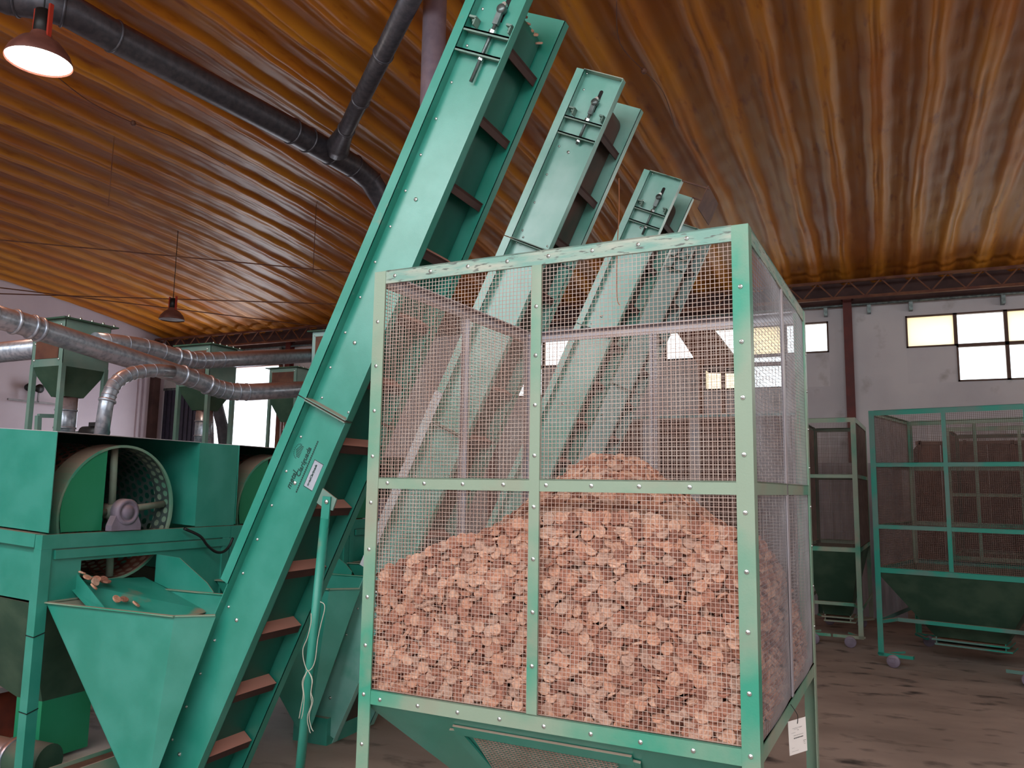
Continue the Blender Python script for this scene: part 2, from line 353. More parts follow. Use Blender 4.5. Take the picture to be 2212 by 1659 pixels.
# eave lattice girder
t = thing('lattice_girder', 'long brown lattice girder of zigzag bars under the ceiling edge at the back wall', 'girder', (XL, YB - 0.45, 4.90))
gl_ = XR - XL
MB().box((0.1, -0.03, 0.29), (gl_ - .1, 0.03, 0.335)).build('top_chord', 'truss_brown', t)
MB().box((0.1, -0.03, 0.0), (gl_ - .1, 0.03, 0.045)).build('bottom_chord', 'truss_brown', t)
k = 0; x = 0.2
first = MB().beam((0, 0, 0.03), (0.25, 0, 0.31), 0.022, 0.022).build('diagonal', 'truss_brown', t); first.location = (x, 0, 0)
sec = MB().beam((0, 0, 0.31), (0.25, 0, 0.03), 0.022, 0.022).build('diagonal', 'truss_brown', t); sec.location = (x + .25, 0, 0)
x += 0.5
while x < gl_ - 0.6:
    for src, dx in ((first, 0), (sec, .25)):
        c = src.copy(); COL.objects.link(c); c.parent = t; c.location = (x + dx, 0, 0)
    x += 0.5
# conduit with brackets under the girder
t = thing('wall_pipe', 'thin dark pipe on short brackets along the back wall below the girder', 'pipe', (XL, YB - 0.12, 4.86))
MB().tube([(0.2, 0, 0), (gl_ - .2, 0, 0)], 0.022, 8).build('pipe_run', 'dark_steel', t)
x = 0.6
br0 = MB().box((-.03, -.03, -.16), (.03, .12, -.02)).build('bracket', 'dark_steel', t); br0.location = (16.75 + 0.0, 0, 0)
for x in np.arange(1.2, gl_ - .5, 1.35):
    c = br0.copy(); COL.objects.link(c); c.parent = t; c.location = (x, 0, 0)

# ================================================================== MAIN CAGE
CA = -0.0439          # the cage stands turned a little against the building
CW, CD, CZT, CZB, CZM = 1.36, 1.322, 2.392, 0.85, 1.61
CO = Vector((-1.6757, 2.4303, 0))     # front left corner on the floor
def wires(axis_u, axis_v, org, lu, lv, pitch, r, bulge=None, seg=1):
    """woven mesh panel: thin square wires in two directions"""
    org, eu, ev = Vector(org), Vector(axis_u), Vector(axis_v); n = eu.cross(ev).normalized()
    m = MB(); nu = int(lu / pitch); nv = int(lv / pitch)
    def P(a, b, off=0):
        z = off + (bulge(a / lu, b / lv) if bulge else 0)
        return org + eu * a + ev * b + n * z
    def strip(pts, side):
        vs = []
        for p in pts: vs += [p - side * r - n * r, p + side * r - n * r, p + side * r + n * r, p - side * r + n * r]
        fs = []
        for i in range(len(pts) - 1):
            for k in range(4): fs.append((i * 4 + k, i * 4 + (k + 1) % 4, i * 4 + 4 + (k + 1) % 4, i * 4 + 4 + k))
        m.add(vs, fs)
    for i in range(nu + 1):
        a = min(i * pitch + 0.2 * pitch, lu); strip([P(a, lv * j / seg, r * 0.8) for j in range(seg + 1)], eu)
    for i in range(nv + 1):
        b = min(i * pitch + 0.2 * pitch, lv); strip([P(lu * j / seg, b, -r * 0.8) for j in range(seg + 1)], ev)
    return m
def flat(m, a, b, wdt, th, nrm):   # flat bar from a to b, width direction = along x nrm
    m.beam(a, b, wdt, th, nrm) if False else None
def bolt(m, p, n, r=0.006, h=0.003, k=8):
    m.lathe([(0.0001, h * 1.3), (r * 0.45, h * 1.25), (r * 0.5, h * .7), (r * 0.8, h * .9), (r, h * 0.4), (r, 0)], p, n, k)

def make_cage(name, label, W, D, ZT, ZB, mids, split, paints, loc, rot, pitch, wr, wiremat, cat='cage', dense=1, legs='caster', detail=False, group=None):
    P_post, P_top, P_rail, P_back, P_hop = paints
    t = thing(name, label, cat, loc, (0, 0, rot), group)
    pw = 0.05; th = 0.005
    zl = 0.10 if legs == 'caster' else 0.0
    for (x, y, sx, sy) in ((0, 0, 1, 1), (W, 0, -1, 1), (W, D, -1, -1), (0, D, 1, -1)):
        m = MB(); zt_ = ZT - 0.002
        m.box((x, y, zl), (x + sx * pw, y + sy * th, zt_)); m.box((x, y + sy * th, zl), (x + sx * th, y + sy * pw, zt_))
        m.build('corner_post', P_post if (y == 0 or x > 0) else P_back, t)
    # rails on the four sides
    def rail(z0, z1, side, nm, pm, inset=0.0):
        m = MB(); a = 0.002; e_ = pw if True else 0
        if side == 'f': m.box((e_, a, z0), (W - e_, a + th, z1)); m.box((e_, a, z1 - th), (W - e_, a + 0.035, z1))
        if side == 'b': m.box((e_, D - a - th, z0), (W - e_, D - a, z1)); m.box((e_, D - a - 0.035, z1 - th), (W - e_, D - a, z1))
        if side == 'l': m.box((a, e_, z0), (a + th, D - e_, z1)); m.box((a, e_, z1 - th), (a + 0.035, D - e_, z1))
        if side == 'r': m.box((W - a - th, e_, z0), (W - a, D - e_, z1)); m.box((W - a - 0.035, e_, z1 - th), (W - a, D - e_, z1))
        return m.build(nm, pm, t)
    for s_ in 'fblr':
        rail(ZT - 0.05, ZT, s_, 'top_rail', P_top if s_ in 'fr' else P_back)
        rail(ZB, ZB + 0.05, s_, 'bottom_rail', P_rail)
        for zm_ in mids: rail(zm_ - 0.02, zm_ + 0.02, s_, 'middle_rail', P_rail if s_ in 'fr' else P_back)
    mw = 0.036
    for s_ in split:
        m = MB()
        if s_ in 'fb':
            y0 = 0.0 if s_ == 'f' else D - th
            m.box((W / 2 - mw / 2 - 0.012, y0, ZB + .05), (W / 2 + mw / 2 - 0.012, y0 + th, ZT - .05)); m.box((W / 2 - 0.014, y0 + (th if s_ == 'f' else 0), ZB + .05), (W / 2 - 0.010, y0 + (0.03 if s_ == 'f' else -0.03), ZT - .05))
        else:
            x0 = W - th if s_ == 'r' else 0.0
            m.box((x0, D / 2 - mw / 2, ZB + .05), (x0 + th * .6, D / 2 + mw / 2, ZT - .05)); m.box((x0, D / 2 - .002, ZB + .05), (x0 + (-.008 if s_ == 'r' else .03), D / 2 + .002, ZT - .05))
        m.build('mullion', P_rail if s_ == 'f' else P_back, t)
    # mesh panels, one per side
    q = 0.010; L0 = pw * 0.6
    hz = ZT - ZB - 0.07
    bul = (lambda a, b: 0.016 * math.sin(PI * min(1, abs(a * 2 % 1.0001))) * (math.sin(b * 7.0) * 0.8 + 0.4 * math.sin(b * 15 + 1))) if detail else None
    wires((1, 0, 0), (0, 0, 1), (L0, q, ZB + .035), W - 2 * L0, hz, pitch, wr).build('mesh_panel', wiremat, t)
    wires((0, 1, 0), (0, 0, 1), (W - q, L0, ZB + .035), D - 2 * L0, hz, pitch, wr * (.62 if detail else 1), bul, 28 if detail else 1).build('mesh_panel', 'wire_pale' if detail else wiremat, t)
    wires((1, 0, 0), (0, 0, 1), (L0, D - q, ZB + .035), W - 2 * L0, hz, pitch, wr).build('mesh_panel', wiremat, t)
    wires((0, 1, 0), (0, 0, 1), (q, L0, ZB + .035), D - 2 * L0, hz, pitch, wr).build('mesh_panel', wiremat, t)
    # hopper under the cage
    zh = 0.36 if detail else 0.24; ow, od = 0.30 * W / 1.36, 0.15; cx, cy = W / 2, D / 2
    top = [(0.012, 0.012, ZB), (W - .012, 0.012, ZB), (W - .012, D - .012, ZB), (0.012, D - .012, ZB)]
    bot = [(cx - ow, cy - od, zh), (cx + ow, cy - od, zh), (cx + ow, cy + od, zh), (cx - ow, cy + od, zh)]
    for i in range(4):
        a, b, c, d = top[i], top[(i + 1) % 4], bot[(i + 1) % 4], bot[i]
        pn = MB(); nrm = (Vector(b) - Vector(a)).cross(Vector(d) - Vector(a)).normalized() * 0.004
        pn.prism([a, b, c, d], nrm); pn.build('hopper_panel', P_hop, t)
    m = MB(); m.box((cx - ow - .03, cy - od - .03, zh - .03), (cx + ow + .03, cy + od + .03, zh - .015)); m.box((cx - ow - .01, cy - od - .01, zh - .075), (cx + ow + .05, cy + od + .01, zh - .06))
    m.box((cx - ow, cy - od, zh - .06), (cx - ow + .01, cy + od, zh)); m.box((cx + ow - .01, cy - od, zh - .06), (cx + ow, cy + od, zh)); m.build('slide_gate', P_rail, t)
    # lower frame
    zr = 0.40
    for s_ in ('l', 'r'):
        m = MB(); x0 = 0.0 if s_ == 'l' else W
        m.box((x0 + (0 if s_ == 'l' else -.005), .05, zr - .02), (x0 + (.005 if s_ == 'l' else 0), D - .05, zr + .02)); m.build('lower_rail', P_rail, t)
    m = MB(); m.beam((0.01, 0.01, zr), (0.10, D * .22, zr), .03, .03); m.beam((0.10, D * .22, zr), (W - .10, D * .22, zr), .035, .035); m.beam((W - .10, D * .22, zr), (W - .01, .01, zr), .03, .03); m.build('lower_rail', P_rail, t)
    if legs == 'caster':
        for (x, y, sx, sy) in ((0, 0, 1, 1), (W, 0, -1, 1), (W, D, -1, -1), (0, D, 1, -1)):
            m = MB(); m.box((x, y, .095), (x + sx * .30, y + sy * .05, .125)); m.beam((x, y + sy * .02, .11), (x + sx * .16, y + sy * .26, .11), .035, .02)
            foot = m.build('foot_bar', P_rail, t)
            cxx, cyy = x + sx * .13, y + sy * .03
            cs = MB(); cs.box((cxx - .03, cyy - .03, .085), (cxx + .03, cyy + .03, .095)); cs.box((cxx - .02, cyy - .052, .045), (cxx + .02, cyy - .049, .09)); cs.box((cxx - .03, cyy - .055, .085), (cxx + .03, cyy + .02, .09))
            cs.lathe([(0.012, -.016), (.054, -.016), (.059, -.011), (.059, .011), (.054, .016), (.012, .016)], (cxx, cyy - .03, .0595), (0, 1, 0), 20)
            cs.build('caster', 'bearing_grey', foot)
    return t
cage = make_cage('mesh_cage', 'large near green mesh cage heaped with round cork discs, standing on legs', CW, CD, CZT, CZB, [CZM], 'fblr',
    ('green_dusty', 'green_worn', 'green_dusty', 'lavender_steel', 'green_paint'), CO, CA, 0.0136, 0.00072, 'wire', detail=True)
# screws of the cage: far too small to pick apart singly
m = MB()
for z in np.arange(0.55, 2.35, 0.165):
    for x in (0.022, CW - 0.026): bolt(m, (x, 0.0, z), (0, -1, 0), 0.0075)
    if z > .92: bolt(m, (CW / 2 - .012, 0.0, z), (0, -1, 0), 0.0075)
    if z > .92: bolt(m, (CW, CD - .025, z), (1, 0, 0), 0.007)
    if z > .92: bolt(m, (CW / 2 - .012, CD - .006, z), (0, -1, 0), 0.007)
for x in np.arange(0.09, CW - .05, 0.155):
    for z in (CZT - .024, CZM, CZB + .02): bolt(m, (x, 0.002, z), (0, -1, 0), 0.0075)
m.build('screws', 'zinc', cage, kind='stuff')
# raised frame with fine mesh on the front hopper panel
cx, cy = CW / 2, CD / 2
def hop(a, z):   # point on the front hopper panel: a metres across at height z
    f = (CZB - z) / (CZB - 0.36); return Vector((a, 0.012 + f * (cy - .15 - .012) - 0.004, z))
m = MB()
for (a, b) in (((.36, .80), (.98, .80)), ((.36, .80), (.42, .55)), ((.98, .80), (.92, .55)), ((.42, .55), (.92, .55))):
    p, q_ = hop(*a), hop(*b); n_ = Vector((0, -.74, -.67))
    m.beam(p + n_ * .004, q_ + n_ * .004, .045, .008, n_)
fr_ = m.build('inspection_frame', 'green_paint', cage)
ev = (hop(0, .80) - hop(0, .55)).normalized()
p0 = hop(.42, .57); wires((1, 0, 0), ev, p0 + Vector((0, -.004, -.003)), .50, .31, .0136, .001).build('grille', 'wire', fr_)

# ------------------------------------------------------------------ cork discs
def heap_h(x, y):     # cage-local floor coordinates -> height of the heap surface
    px, py = 0.731, 0.569
    d = math.hypot(x - px, y - py)
    return 1.672 - 0.887 * max(0, min(d, .531) - 0.13) - 0.394 * max(0, d - .531) + 0.119 * (x - px) - 0.341 * (y - py)
DR, DT = 0.0208, 0.0085
def disc_mesh(n, rr=DR, tt=DT):
    vs = []; fs = []
    prof = [(rr * .94, -tt / 2), (rr, -tt / 2 + .0012), (rr, tt / 2 - .0012), (rr * .94, tt / 2)]
    for r_, h in prof:
        for k in range(n): a = 2 * PI * k / n; vs.append((r_ * math.cos(a), r_ * math.sin(a), h))
    for i in range(3):
        for k in range(n): fs.append((i * n + k, i * n + (k + 1) % n, (i + 1) * n + (k + 1) % n, (i + 1) * n + k))
    fs.append(tuple(range(n - 1, -1, -1))); fs.append(tuple(3 * n + k for k in range(n)))
    return vs, fs
def rotmat(nrm):
    z = Vector(nrm).normalized(); a = Vector((1, 0, 0)) if abs(z.x) < .8 else Vector((0, 1, 0))
    x = z.cross(a).normalized(); y = z.cross(x); return Matrix((x, y, z)).transposed()
places = []
cell = {}
def far_enough(p, dmin):
    k = tuple(int(math.floor(c / .03)) for c in p)
    for i in (-1, 0, 1):
        for j in (-1, 0, 1):
            for l in (-1, 0, 1):
                for q in cell.get((k[0] + i, k[1] + j, k[2] + l), ()):
                    if (q[0] - p[0]) ** 2 + (q[1] - p[1]) ** 2 + (q[2] - p[2]) ** 2 < dmin * dmin: return False
    cell.setdefault(k, []).append(p); return True
def rnd_n(base, sd):
    v = Vector(base) + Vector(rng.normal(0, sd, 3)); return v.normalized() if v.length > 1e-4 else Vector(base)
# against the front mesh
for _ in range(60000):
    x = rng.uniform(.045, CW - .045); z = rng.uniform(CZB + .02, 1.75); dep = rng.choice([0, 1, 2], p=[.4, .35, .25])
    if z > heap_h(x, .03) + .01: continue
    flat_ = rng.rand() < .42
    n_ = rnd_n((0, -1, .25), .30) if flat_ else rnd_n((0, -.4, .9), .42)
    y = (.026 if flat_ else .036) + dep * .016 + rng.uniform(0, .005); p = (x, y, z)
    if not far_enough(p, .0222): continue
    places.append((p, n_))
# against the right hand mesh
for _ in range(16000):
    y = rng.uniform(.04, CD - .04); z = rng.uniform(CZB + .02, 1.6); dep = rng.choice([0, 1], p=[.6, .4])
    if z > heap_h(CW - .03, y) + .01: continue
    x = CW - .042 - dep * .02; p = (x, y, z)
    if not far_enough(p, .0222): continue
    n_ = rnd_n((1, 0, .2), .35) if rng.rand() < .4 else rnd_n((.35, 0, .9), .45)
    places.append((p, n_))
# the open surface
for _ in range(60000):
    x = rng.uniform(.05, CW - .05); y = rng.uniform(.07, CD - .05)
    h = heap_h(x, y) - rng.choice([0, .013, .026], p=[.5, .3, .2]) + rng.uniform(-.004, .01)
    p = (x, y, h)
    if not far_enough(p, .0212): continue
    e_ = .02; gx = (heap_h(x + e_, y) - heap_h(x - e_, y)) / .04; gy = (heap_h(x, y + e_) - heap_h(x, y - e_)) / .04
    places.append((p, rnd_n((-gx, -gy, 1), .30)))
DISC_L = 'round pinkish cork disc in the big heap inside the near mesh cage'
DISC_G = 'cork discs heaped in the near cage'
Mc = Matrix.Translation(CO) @ Matrix.Rotation(CA, 4, 'Z')
def disc_text(p):
    side = 'left' if p[0] < CW / 2 - .012 else 'right'; lev = 'upper' if p[2] > 1.14 else 'lower'
    return ('cork disc against the near cage front mesh, %s part, %s of the middle bar' % (lev, side), '%s %s cork discs against the front mesh' % (lev, side))
# the 300 that show largest: nearest to the camera
eye_l = Mc.inverted() @ Vector((0, 0, EYE))
order = sorted(range(len(places)), key=lambda i: (Vector(places[i][0]) - eye_l).length + (0.0 if places[i][0][1] < .047 else 0.3) + (0.3 if places[i][1].y > -.8 else 0))
single = set(order[:300])
dv, df = disc_mesh(20)
dmes = []
for i in range(5):
    me = bpy.data.meshes.new('cork_disc'); me.from_pydata(dv, [], df); me.materials.append(CORK[i])
    me.polygons.foreach_set('use_smooth', [False] * len(me.polygons)); me.update(); dmes.append(me)
def put_disc(p, n_, label, group, scale=1.0):
    o = bpy.data.objects.new('cork_disc', dmes[rng.randint(5)]); COL.objects.link(o)
    R_ = rotmat(n_).to_4x4(); o.matrix_world = Matrix.Translation(p) @ R_ @ Matrix.Rotation(rng.rand() * 6.28, 4, 'Z') @ Matrix.Scale(scale, 4)
    tag(o, label, 'disc', group); return o
for i in single:
    p, n_ = places[i]; put_disc(Mc @ Vector(p), Mc.to_3x3() @ n_, *disc_text(p), rng.uniform(.94, 1.06))
# the rest as one piece of stuff, with the buried core of the heap
DV = np.array(disc_mesh(16)[0]); DF = disc_mesh(16)[1]
allv = []; allf = []; allm = []; off = 0
for i, (p, n_) in enumerate(places):
    if i in single: continue
    R_ = np.array(rotmat(n_)) * rng.uniform(.92, 1.06)
    allv.append(DV @ R_.T + np.array(p)); c_ = int(rng.randint(5))
    for f in DF: allf.append(tuple(k + off for k in f)); allm.append(c_)
    off += len(DV)
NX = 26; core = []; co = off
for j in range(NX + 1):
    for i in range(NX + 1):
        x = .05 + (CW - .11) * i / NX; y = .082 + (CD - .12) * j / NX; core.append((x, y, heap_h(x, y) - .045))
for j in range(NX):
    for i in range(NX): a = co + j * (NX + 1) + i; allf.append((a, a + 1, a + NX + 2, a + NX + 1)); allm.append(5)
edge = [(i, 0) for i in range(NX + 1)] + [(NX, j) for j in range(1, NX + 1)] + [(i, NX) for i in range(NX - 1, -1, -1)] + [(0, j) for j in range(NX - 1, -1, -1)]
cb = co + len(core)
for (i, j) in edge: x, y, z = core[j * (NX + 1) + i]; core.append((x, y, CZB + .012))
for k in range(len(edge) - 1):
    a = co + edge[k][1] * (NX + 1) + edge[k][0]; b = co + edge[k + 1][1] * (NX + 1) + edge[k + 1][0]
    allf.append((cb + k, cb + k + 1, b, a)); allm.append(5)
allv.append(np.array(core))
me = bpy.data.meshes.new('cork_disc_heap'); me.from_pydata(np.vstack(allv).tolist(), [], allf)
for c_ in CORK: me.materials.append(c_)
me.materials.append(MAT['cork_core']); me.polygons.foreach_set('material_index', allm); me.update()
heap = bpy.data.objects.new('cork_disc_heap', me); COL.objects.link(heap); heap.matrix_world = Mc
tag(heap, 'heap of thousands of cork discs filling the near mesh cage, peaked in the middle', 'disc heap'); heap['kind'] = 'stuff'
print('discs', len(places))

# paper tag under the right hand rail
t = thing('paper_tag', 'white printed paper tag hanging below the right side rail of the near cage', 'tag', atY(1720, 1550, 2.95))
tl, tr_, bl_, br_ = [atY(*p) for p in ((1702, 1559, 2.93), (1740, 1548, 2.99), (1706, 1633, 2.93), (1741, 1620, 2.99))]
O_ = Vector(t.location); nn = (tr_ - tl).cross(bl_ - tl).normalized()
if nn.dot(Vector((0, 0, EYE)) - tl) < 0: nn = -nn
def TP(a, b, o=0): return tl + (tr_ - tl) * a + (bl_ - tl) * b + nn * o - O_
MB().prism([TP(0, 0), TP(1, 0), TP(1, 1), TP(0, 1)], -nn * .0006).build('card', 'paper', t)
ink = MB()
def txt(a0, a1, b, h, seed):      # rows of small print
    r_ = random.Random(seed); a = a0
    while a < a1:
        w_ = r_.uniform(.018, .04); ink.add([TP(a, b, .0006), TP(a + w_, b, .0006), TP(a + w_, b + h * r_.uniform(.6, 1), .0006), TP(a, b + h, .0006)], [(0, 1, 2, 3)]); a += w_ + .012
txt(.22, .78, .235, .015, 1); txt(.3, .5, .27, .012, 2); txt(.6, .74, .25, .012, 9); txt(.5, .56, .30, .03, 3); txt(.15, .38, .365, .012, 4); txt(.27, .80, .45, .02, 5); txt(.14, .5, .9, .012, 7); txt(.14, .24, .80, .01, 8)
ink.build('small_print', 'ink_grey', t)
ink = MB(); txt(.28, .78, .52, .035, 6); txt(.80, .92, .66, .018, 12); txt(.80, .9, .71, .012, 13); txt(.82, .9, .76, .01, 14)
ink.build('bold_print', 'ink_black', t)
hk = atY(1722, 1543, 2.95) - O_
MB().tube(sub([hk + Vector((-.02, 0, .03)), hk, TP(.52, .03, .003), TP(.5, .13, .002)], 5), .0013, 6).build('wire_hook', 'black', t)

# ================================================================== CONVEYORS
TH = math.radians(64.8)
def letter_curve(txt_, size, m, parent, loc, name='lettering', shear=0.0, ext=0.0006):
    c = bpy.data.curves.new(name, 'FONT'); c.body = txt_; c.size = size; c.extrude = ext; c.shear = shear; c.offset = 0.0006
    o = bpy.data.objects.new(name, c); COL.objects.link(o)
    dg = bpy.context.evaluated_depsgraph_get(); me_ = bpy.data.meshes.new_from_object(o.evaluated_get(dg)); bpy.data.objects.remove(o)
    me_.materials.clear(); me_.materials.append(MAT[m]); o = bpy.data.objects.new(name, me_); COL.objects.link(o)
    o.parent = parent; o.matrix_local = loc; return o
def make_conveyor(label, Y, top, bot, width, joints, rod_len, beltm, nL=-3.14, nR=-2.825, webm='green_paint', lipm='green_clean', lip_lo=-.22, extra=False, strip=None):
    # local frame: x across the side plate (down-right), y along the belt width (away), z up the slope
    R_ = Matrix(((math.sin(TH), 0, math.cos(TH)), (0, 1, 0), (-math.cos(TH), 0, math.sin(TH))))
    base = R_ @ Vector((nL, 0, bot)); base.y = Y
    t = thing('inclined_conveyor', label, 'conveyor', base); t.rotation_euler = R_.to_euler()
    def S(z): return z - bot
    W_ = nR - nL; lip = 0.05; fd = 0.05; T_ = S(top); th = 0.004
    wb_ = 0.0; zs = [0] + [S(j) for j in sorted(joints)] + [T_]
    # near plate: web, flanges; one sheet per section
    for k in range(len(zs) - 1):
        a, b = zs[k] + (0.003 if k else 0), zs[k + 1] - (0.003 if k < len(zs) - 2 else 0)
        for far in (0, 1):
            m = MB(); y0 = width if far else 0.0; sg = 1 if far else -1
            m.box((lip, y0, a), (W_, y0 + sg * th, b))
            m.box((W_ - th, y0, a), (W_, y0 + sg * fd, b))
            m.box((lip, y0, a), (lip + th, y0 + sg * fd, b))
            m.build('side_plate', webm, t)
            za = max(a, S(lip_lo))
            if b > za:
                m = MB(); m.box((0, y0 + sg * fd, za), (lip + th, y0 + sg * (fd - th), b)); m.build('edge_lip', lipm, t)
            if k < len(zs) - 2:
                m = MB()
                for dz in (-.006, .006): m.box((lip, y0 + sg * .0, b + .003 + dz - .0025), (W_, y0 + sg * (fd + .008), b + .003 + dz + .0025))
                m.build('joint_flange', 'green_grey', t)
    MB().box((lip, -fd - .004, T_), (W_, 0, T_ + .005)).build('end_cap', 'green_worn', t)
    # belt loop: carrying run on the upper left side, return run on the lower right, head roller
    bx0, bx1 = lip + .045, W_ - .075; y0, y1 = .012, width - .012; hz_ = T_ - .17; rr = (bx1 - bx0) / 2; cxx = (bx0 + bx1) / 2
    prof = [(bx1, 0.02)] + [(cxx + rr * math.cos(a), hz_ + rr * math.sin(a)) for a in np.linspace(0, PI, 15)] + [(bx0, 0.02)]
    vs = [(x, y0, z) for x, z in prof] + [(x, y1, z) for x, z in prof]; n = len(prof)
    bm_ = MB(); bm_.add(vs, [(i, i + 1, n + i + 1, n + i) for i in range(n - 1)], True); bm_.build('belt', beltm, t)
    MB().lathe([(0.001, 0), (rr - .003, 0), (rr - .003, y1 - y0), (0.001, y1 - y0)], (cxx, y0, hz_), (0, 1, 0), 24).build('head_roller', 'dark_steel', t)
    # cleats on both runs
    def cleat(z, side):
        m = MB()
        if side > 0:
            m.prism([(bx1, y0, z), (bx1 + .062, y0, z + .004), (bx1 + .066, y0, z + .016), (bx1, y0, z + .03)], (0, y1 - y0, 0))
            m.box((bx1 + .055, y0, z - .028), (bx1 + .062, y1, z + .006))
        else:
            m.prism([(bx0, y0, z), (bx0 - .05, y0, z), (bx0 - .05, y0, z + .006), (bx0, y0, z + .02)], (0, y1 - y0, 0))
        m.build('cleat', 'cleat', t)
    z = hz_ - .155
    while z > .1: cleat(z, 1); z -= .333
    z = hz_ - .1
    while z > .1: cleat(z, -1); z -= .333
    # tensioner
    cz = (lip + W_) / 2 + .012
    m = MB(); m.prism([(cz - .012, -th - .001, T_ - .215), (cz + .012, -th - .001, T_ - .215), (cz + .012, -th - .001, T_ - .085), (cz + .006, -th - .001, T_ - .078), (cz - .006, -th - .001, T_ - .078), (cz - .012, -th - .001, T_ - .085)], (0, .0008, 0))
    m.build('slot', 'dark_gap', t)
    for dz in (.292, .392):
        m = MB(); m.box((lip + .004, -fd, T_ - dz - .004), (W_ - .006, -.004, T_ - dz + .004)); m.box((lip + .004, -fd, T_ - dz - .012), (W_ - .006, -fd + .005, T_ - dz + .004)); m.build('crossbar', 'green_grey', t)
    for (xa, w_) in ((lip + .006, .04), (W_ - .05, .03)):
        m = MB(); m.box((xa, -.05, T_ - .240), (xa + w_, -.006, T_ - .230)); m.box((xa + w_ - .006, -.05, T_ - .272), (xa + w_, -.006, T_ - .236)); bolt(m, (xa + w_ / 2, -.028, T_ - .242), (0, 0, -1), .010, .014); m.build('guide_bracket', 'green_grey', t)
    m = MB(); m.tube([(cz, -.027, T_ - .17), (cz, -.027, T_ - rod_len)], .0088, 12)
    z = T_ - .30
    rod = m.build('threaded_rod', 'dark_steel', t)
    m = MB()
    for dz in (.278, .408): m.lathe([(.001, -.009), (.017, -.009), (.017, .009), (.001, .009)], (cz, -.027, T_ - dz), (0, 0, 1), 6, False)
    m.build('nut', 'zinc', rod)
    m = MB(); m.lathe([(.001, -.012), (.022, -.012), (.022, .012), (.001, .012)], (cz, -.027, T_ - .165), (0, 1, 0), 16); m.beam((cz - .002, -.027, T_ - .18), (cz, -.027, T_ - .24), .028, .018, (0, 1, 0))
    m.build('eye_end', 'dark_steel', t)
    MB().tube([(cz, .0, T_ - .14), (cz, -.03, T_ - .14)], .012, 12).build('shaft_end', 'zinc', t)
    # bolts
    m = MB(); z = 0.05
    while z < T_ - .05: bolt(m, (lip + .028, -th, z), (0, -1, 0), .0075, .006); z += .183
    z = .20
    while z < T_ - .4: bolt(m, ((lip + W_) / 2 - .03, -th, z), (0, -1, 0), .0105, .007); z += .735
    for x_ in (lip + .02,): bolt(m, (x_, -.03, T_ - .012), (0, 0, -1), .007, .006)
    for j in joints:
        for x_ in (lip + .04, W_ - .05): bolt(m, (x_, -.03, S(j) - .012), (0, 0, -1), .006, .006); bolt(m, (x_ + .012, -th, S(j) + .035), (0, -1, 0), .007, .005)
    m.build('bolts', 'zinc', t, kind='stuff')
    return t, base, R_, S, W_, lip
C1 = make_conveyor('nearest and tallest-looking green inclined cleated conveyor, with printed maker lettering on its side plate', 3.1, 2.95, -1.3, .32, [.762], .52, 'belt', extra=True)
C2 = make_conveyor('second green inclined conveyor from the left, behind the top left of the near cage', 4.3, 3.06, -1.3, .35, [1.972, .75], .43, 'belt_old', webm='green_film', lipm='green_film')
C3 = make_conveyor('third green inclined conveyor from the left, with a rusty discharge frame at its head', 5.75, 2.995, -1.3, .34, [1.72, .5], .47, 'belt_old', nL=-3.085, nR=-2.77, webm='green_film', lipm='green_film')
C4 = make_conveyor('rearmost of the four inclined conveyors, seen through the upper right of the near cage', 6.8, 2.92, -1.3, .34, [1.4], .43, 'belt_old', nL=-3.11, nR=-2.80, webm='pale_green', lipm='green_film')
# maker lettering and plate on the nearest conveyor
t, base, R_, S, W_, lip = C1
# text runs up the slope: local +z, its up direction is local -x
def face(x, z, y=-.0052): return Matrix(((0, -1, 0, x), (0, 0, -1, y), (1, 0, 0, z), (0, 0, 0, 1)))
z0 = S(.335)
letter_curve('metal', .040, 'ink', t, face(.128 + .012, z0 - .005), shear=.2)
letter_curve('Clariguada', .036, 'ink', t, face(.150 + .012, z0 + .068), shear=.2)
m = MB(); zz = z0 - .002
while zz < z0 + .262: m.box((.176, -.0048, zz), (.184, -.0042, zz + .0085)); zz += .0105
m.build('dashed_line', 'ink', t)
m = MB()
for k in range(9): m.box((.080 + abs(k - 4) * .0035, -.0048, z0 + .150 + k * .007), (.116, -.0042, z0 + .1535 + k * .007))
for a in np.linspace(-PI / 2, PI / 2, 12):
    m.box((.098 - .026 * math.cos(a) - .002, -.0048, z0 + .178 + .036 * math.sin(a) - .002), (.098 - .026 * math.cos(a) + .002, -.0042, z0 + .178 + .036 * math.sin(a) + .002))
m.build('round_emblem', 'ink', t)
pl = MB().box((.205, -.0065, z0 + .045), (.262, -.004, z0 + .185)).build('maker_plate', 'plate_silver', t)
m = MB()
for q in (((.205, z0 + .045), (.262, z0 + .048)), ((.205, z0 + .182), (.262, z0 + .185)), ((.205, z0 + .045), (.207, z0 + .185))): m.box((q[0][0], -.0072, q[0][1]), (q[1][0], -.0062, q[1][1]))
m.build('plate_border', 'ink', pl)
letter_curve('metalClariguada', .017, 'ink', pl, face(.232, z0 + .056, -.0072), shear=.2, ext=.0003)
# discs riding on the heads
for (C, n_, s_) in ((C1, 4, 2.86),):
    t, base, R_, S, W_, lip = C
    for k in range(5):
        p = Matrix.Translation(base) @ R_.to_4x4() @ Vector((W_ * .60 + .013 * k + rng.uniform(-.01, .01), .16 + .032 * k, S(s_ - .006) - .012 * k + rng.uniform(-.008, .01)))
        put_disc(p, (rng.normal(.5, .3), rng.normal(-.3, .3), .8), 'cork disc riding over the head of the nearest conveyor', 'discs on the conveyor head', 1.0)
# pale guard strip on the second conveyor
t, base, R_, S, W_, lip = C2
MB().box((-.004, -.062, S(-.25)), (.055, -.056, S(.94))).build('guard_strip', 'pale_steel', t)
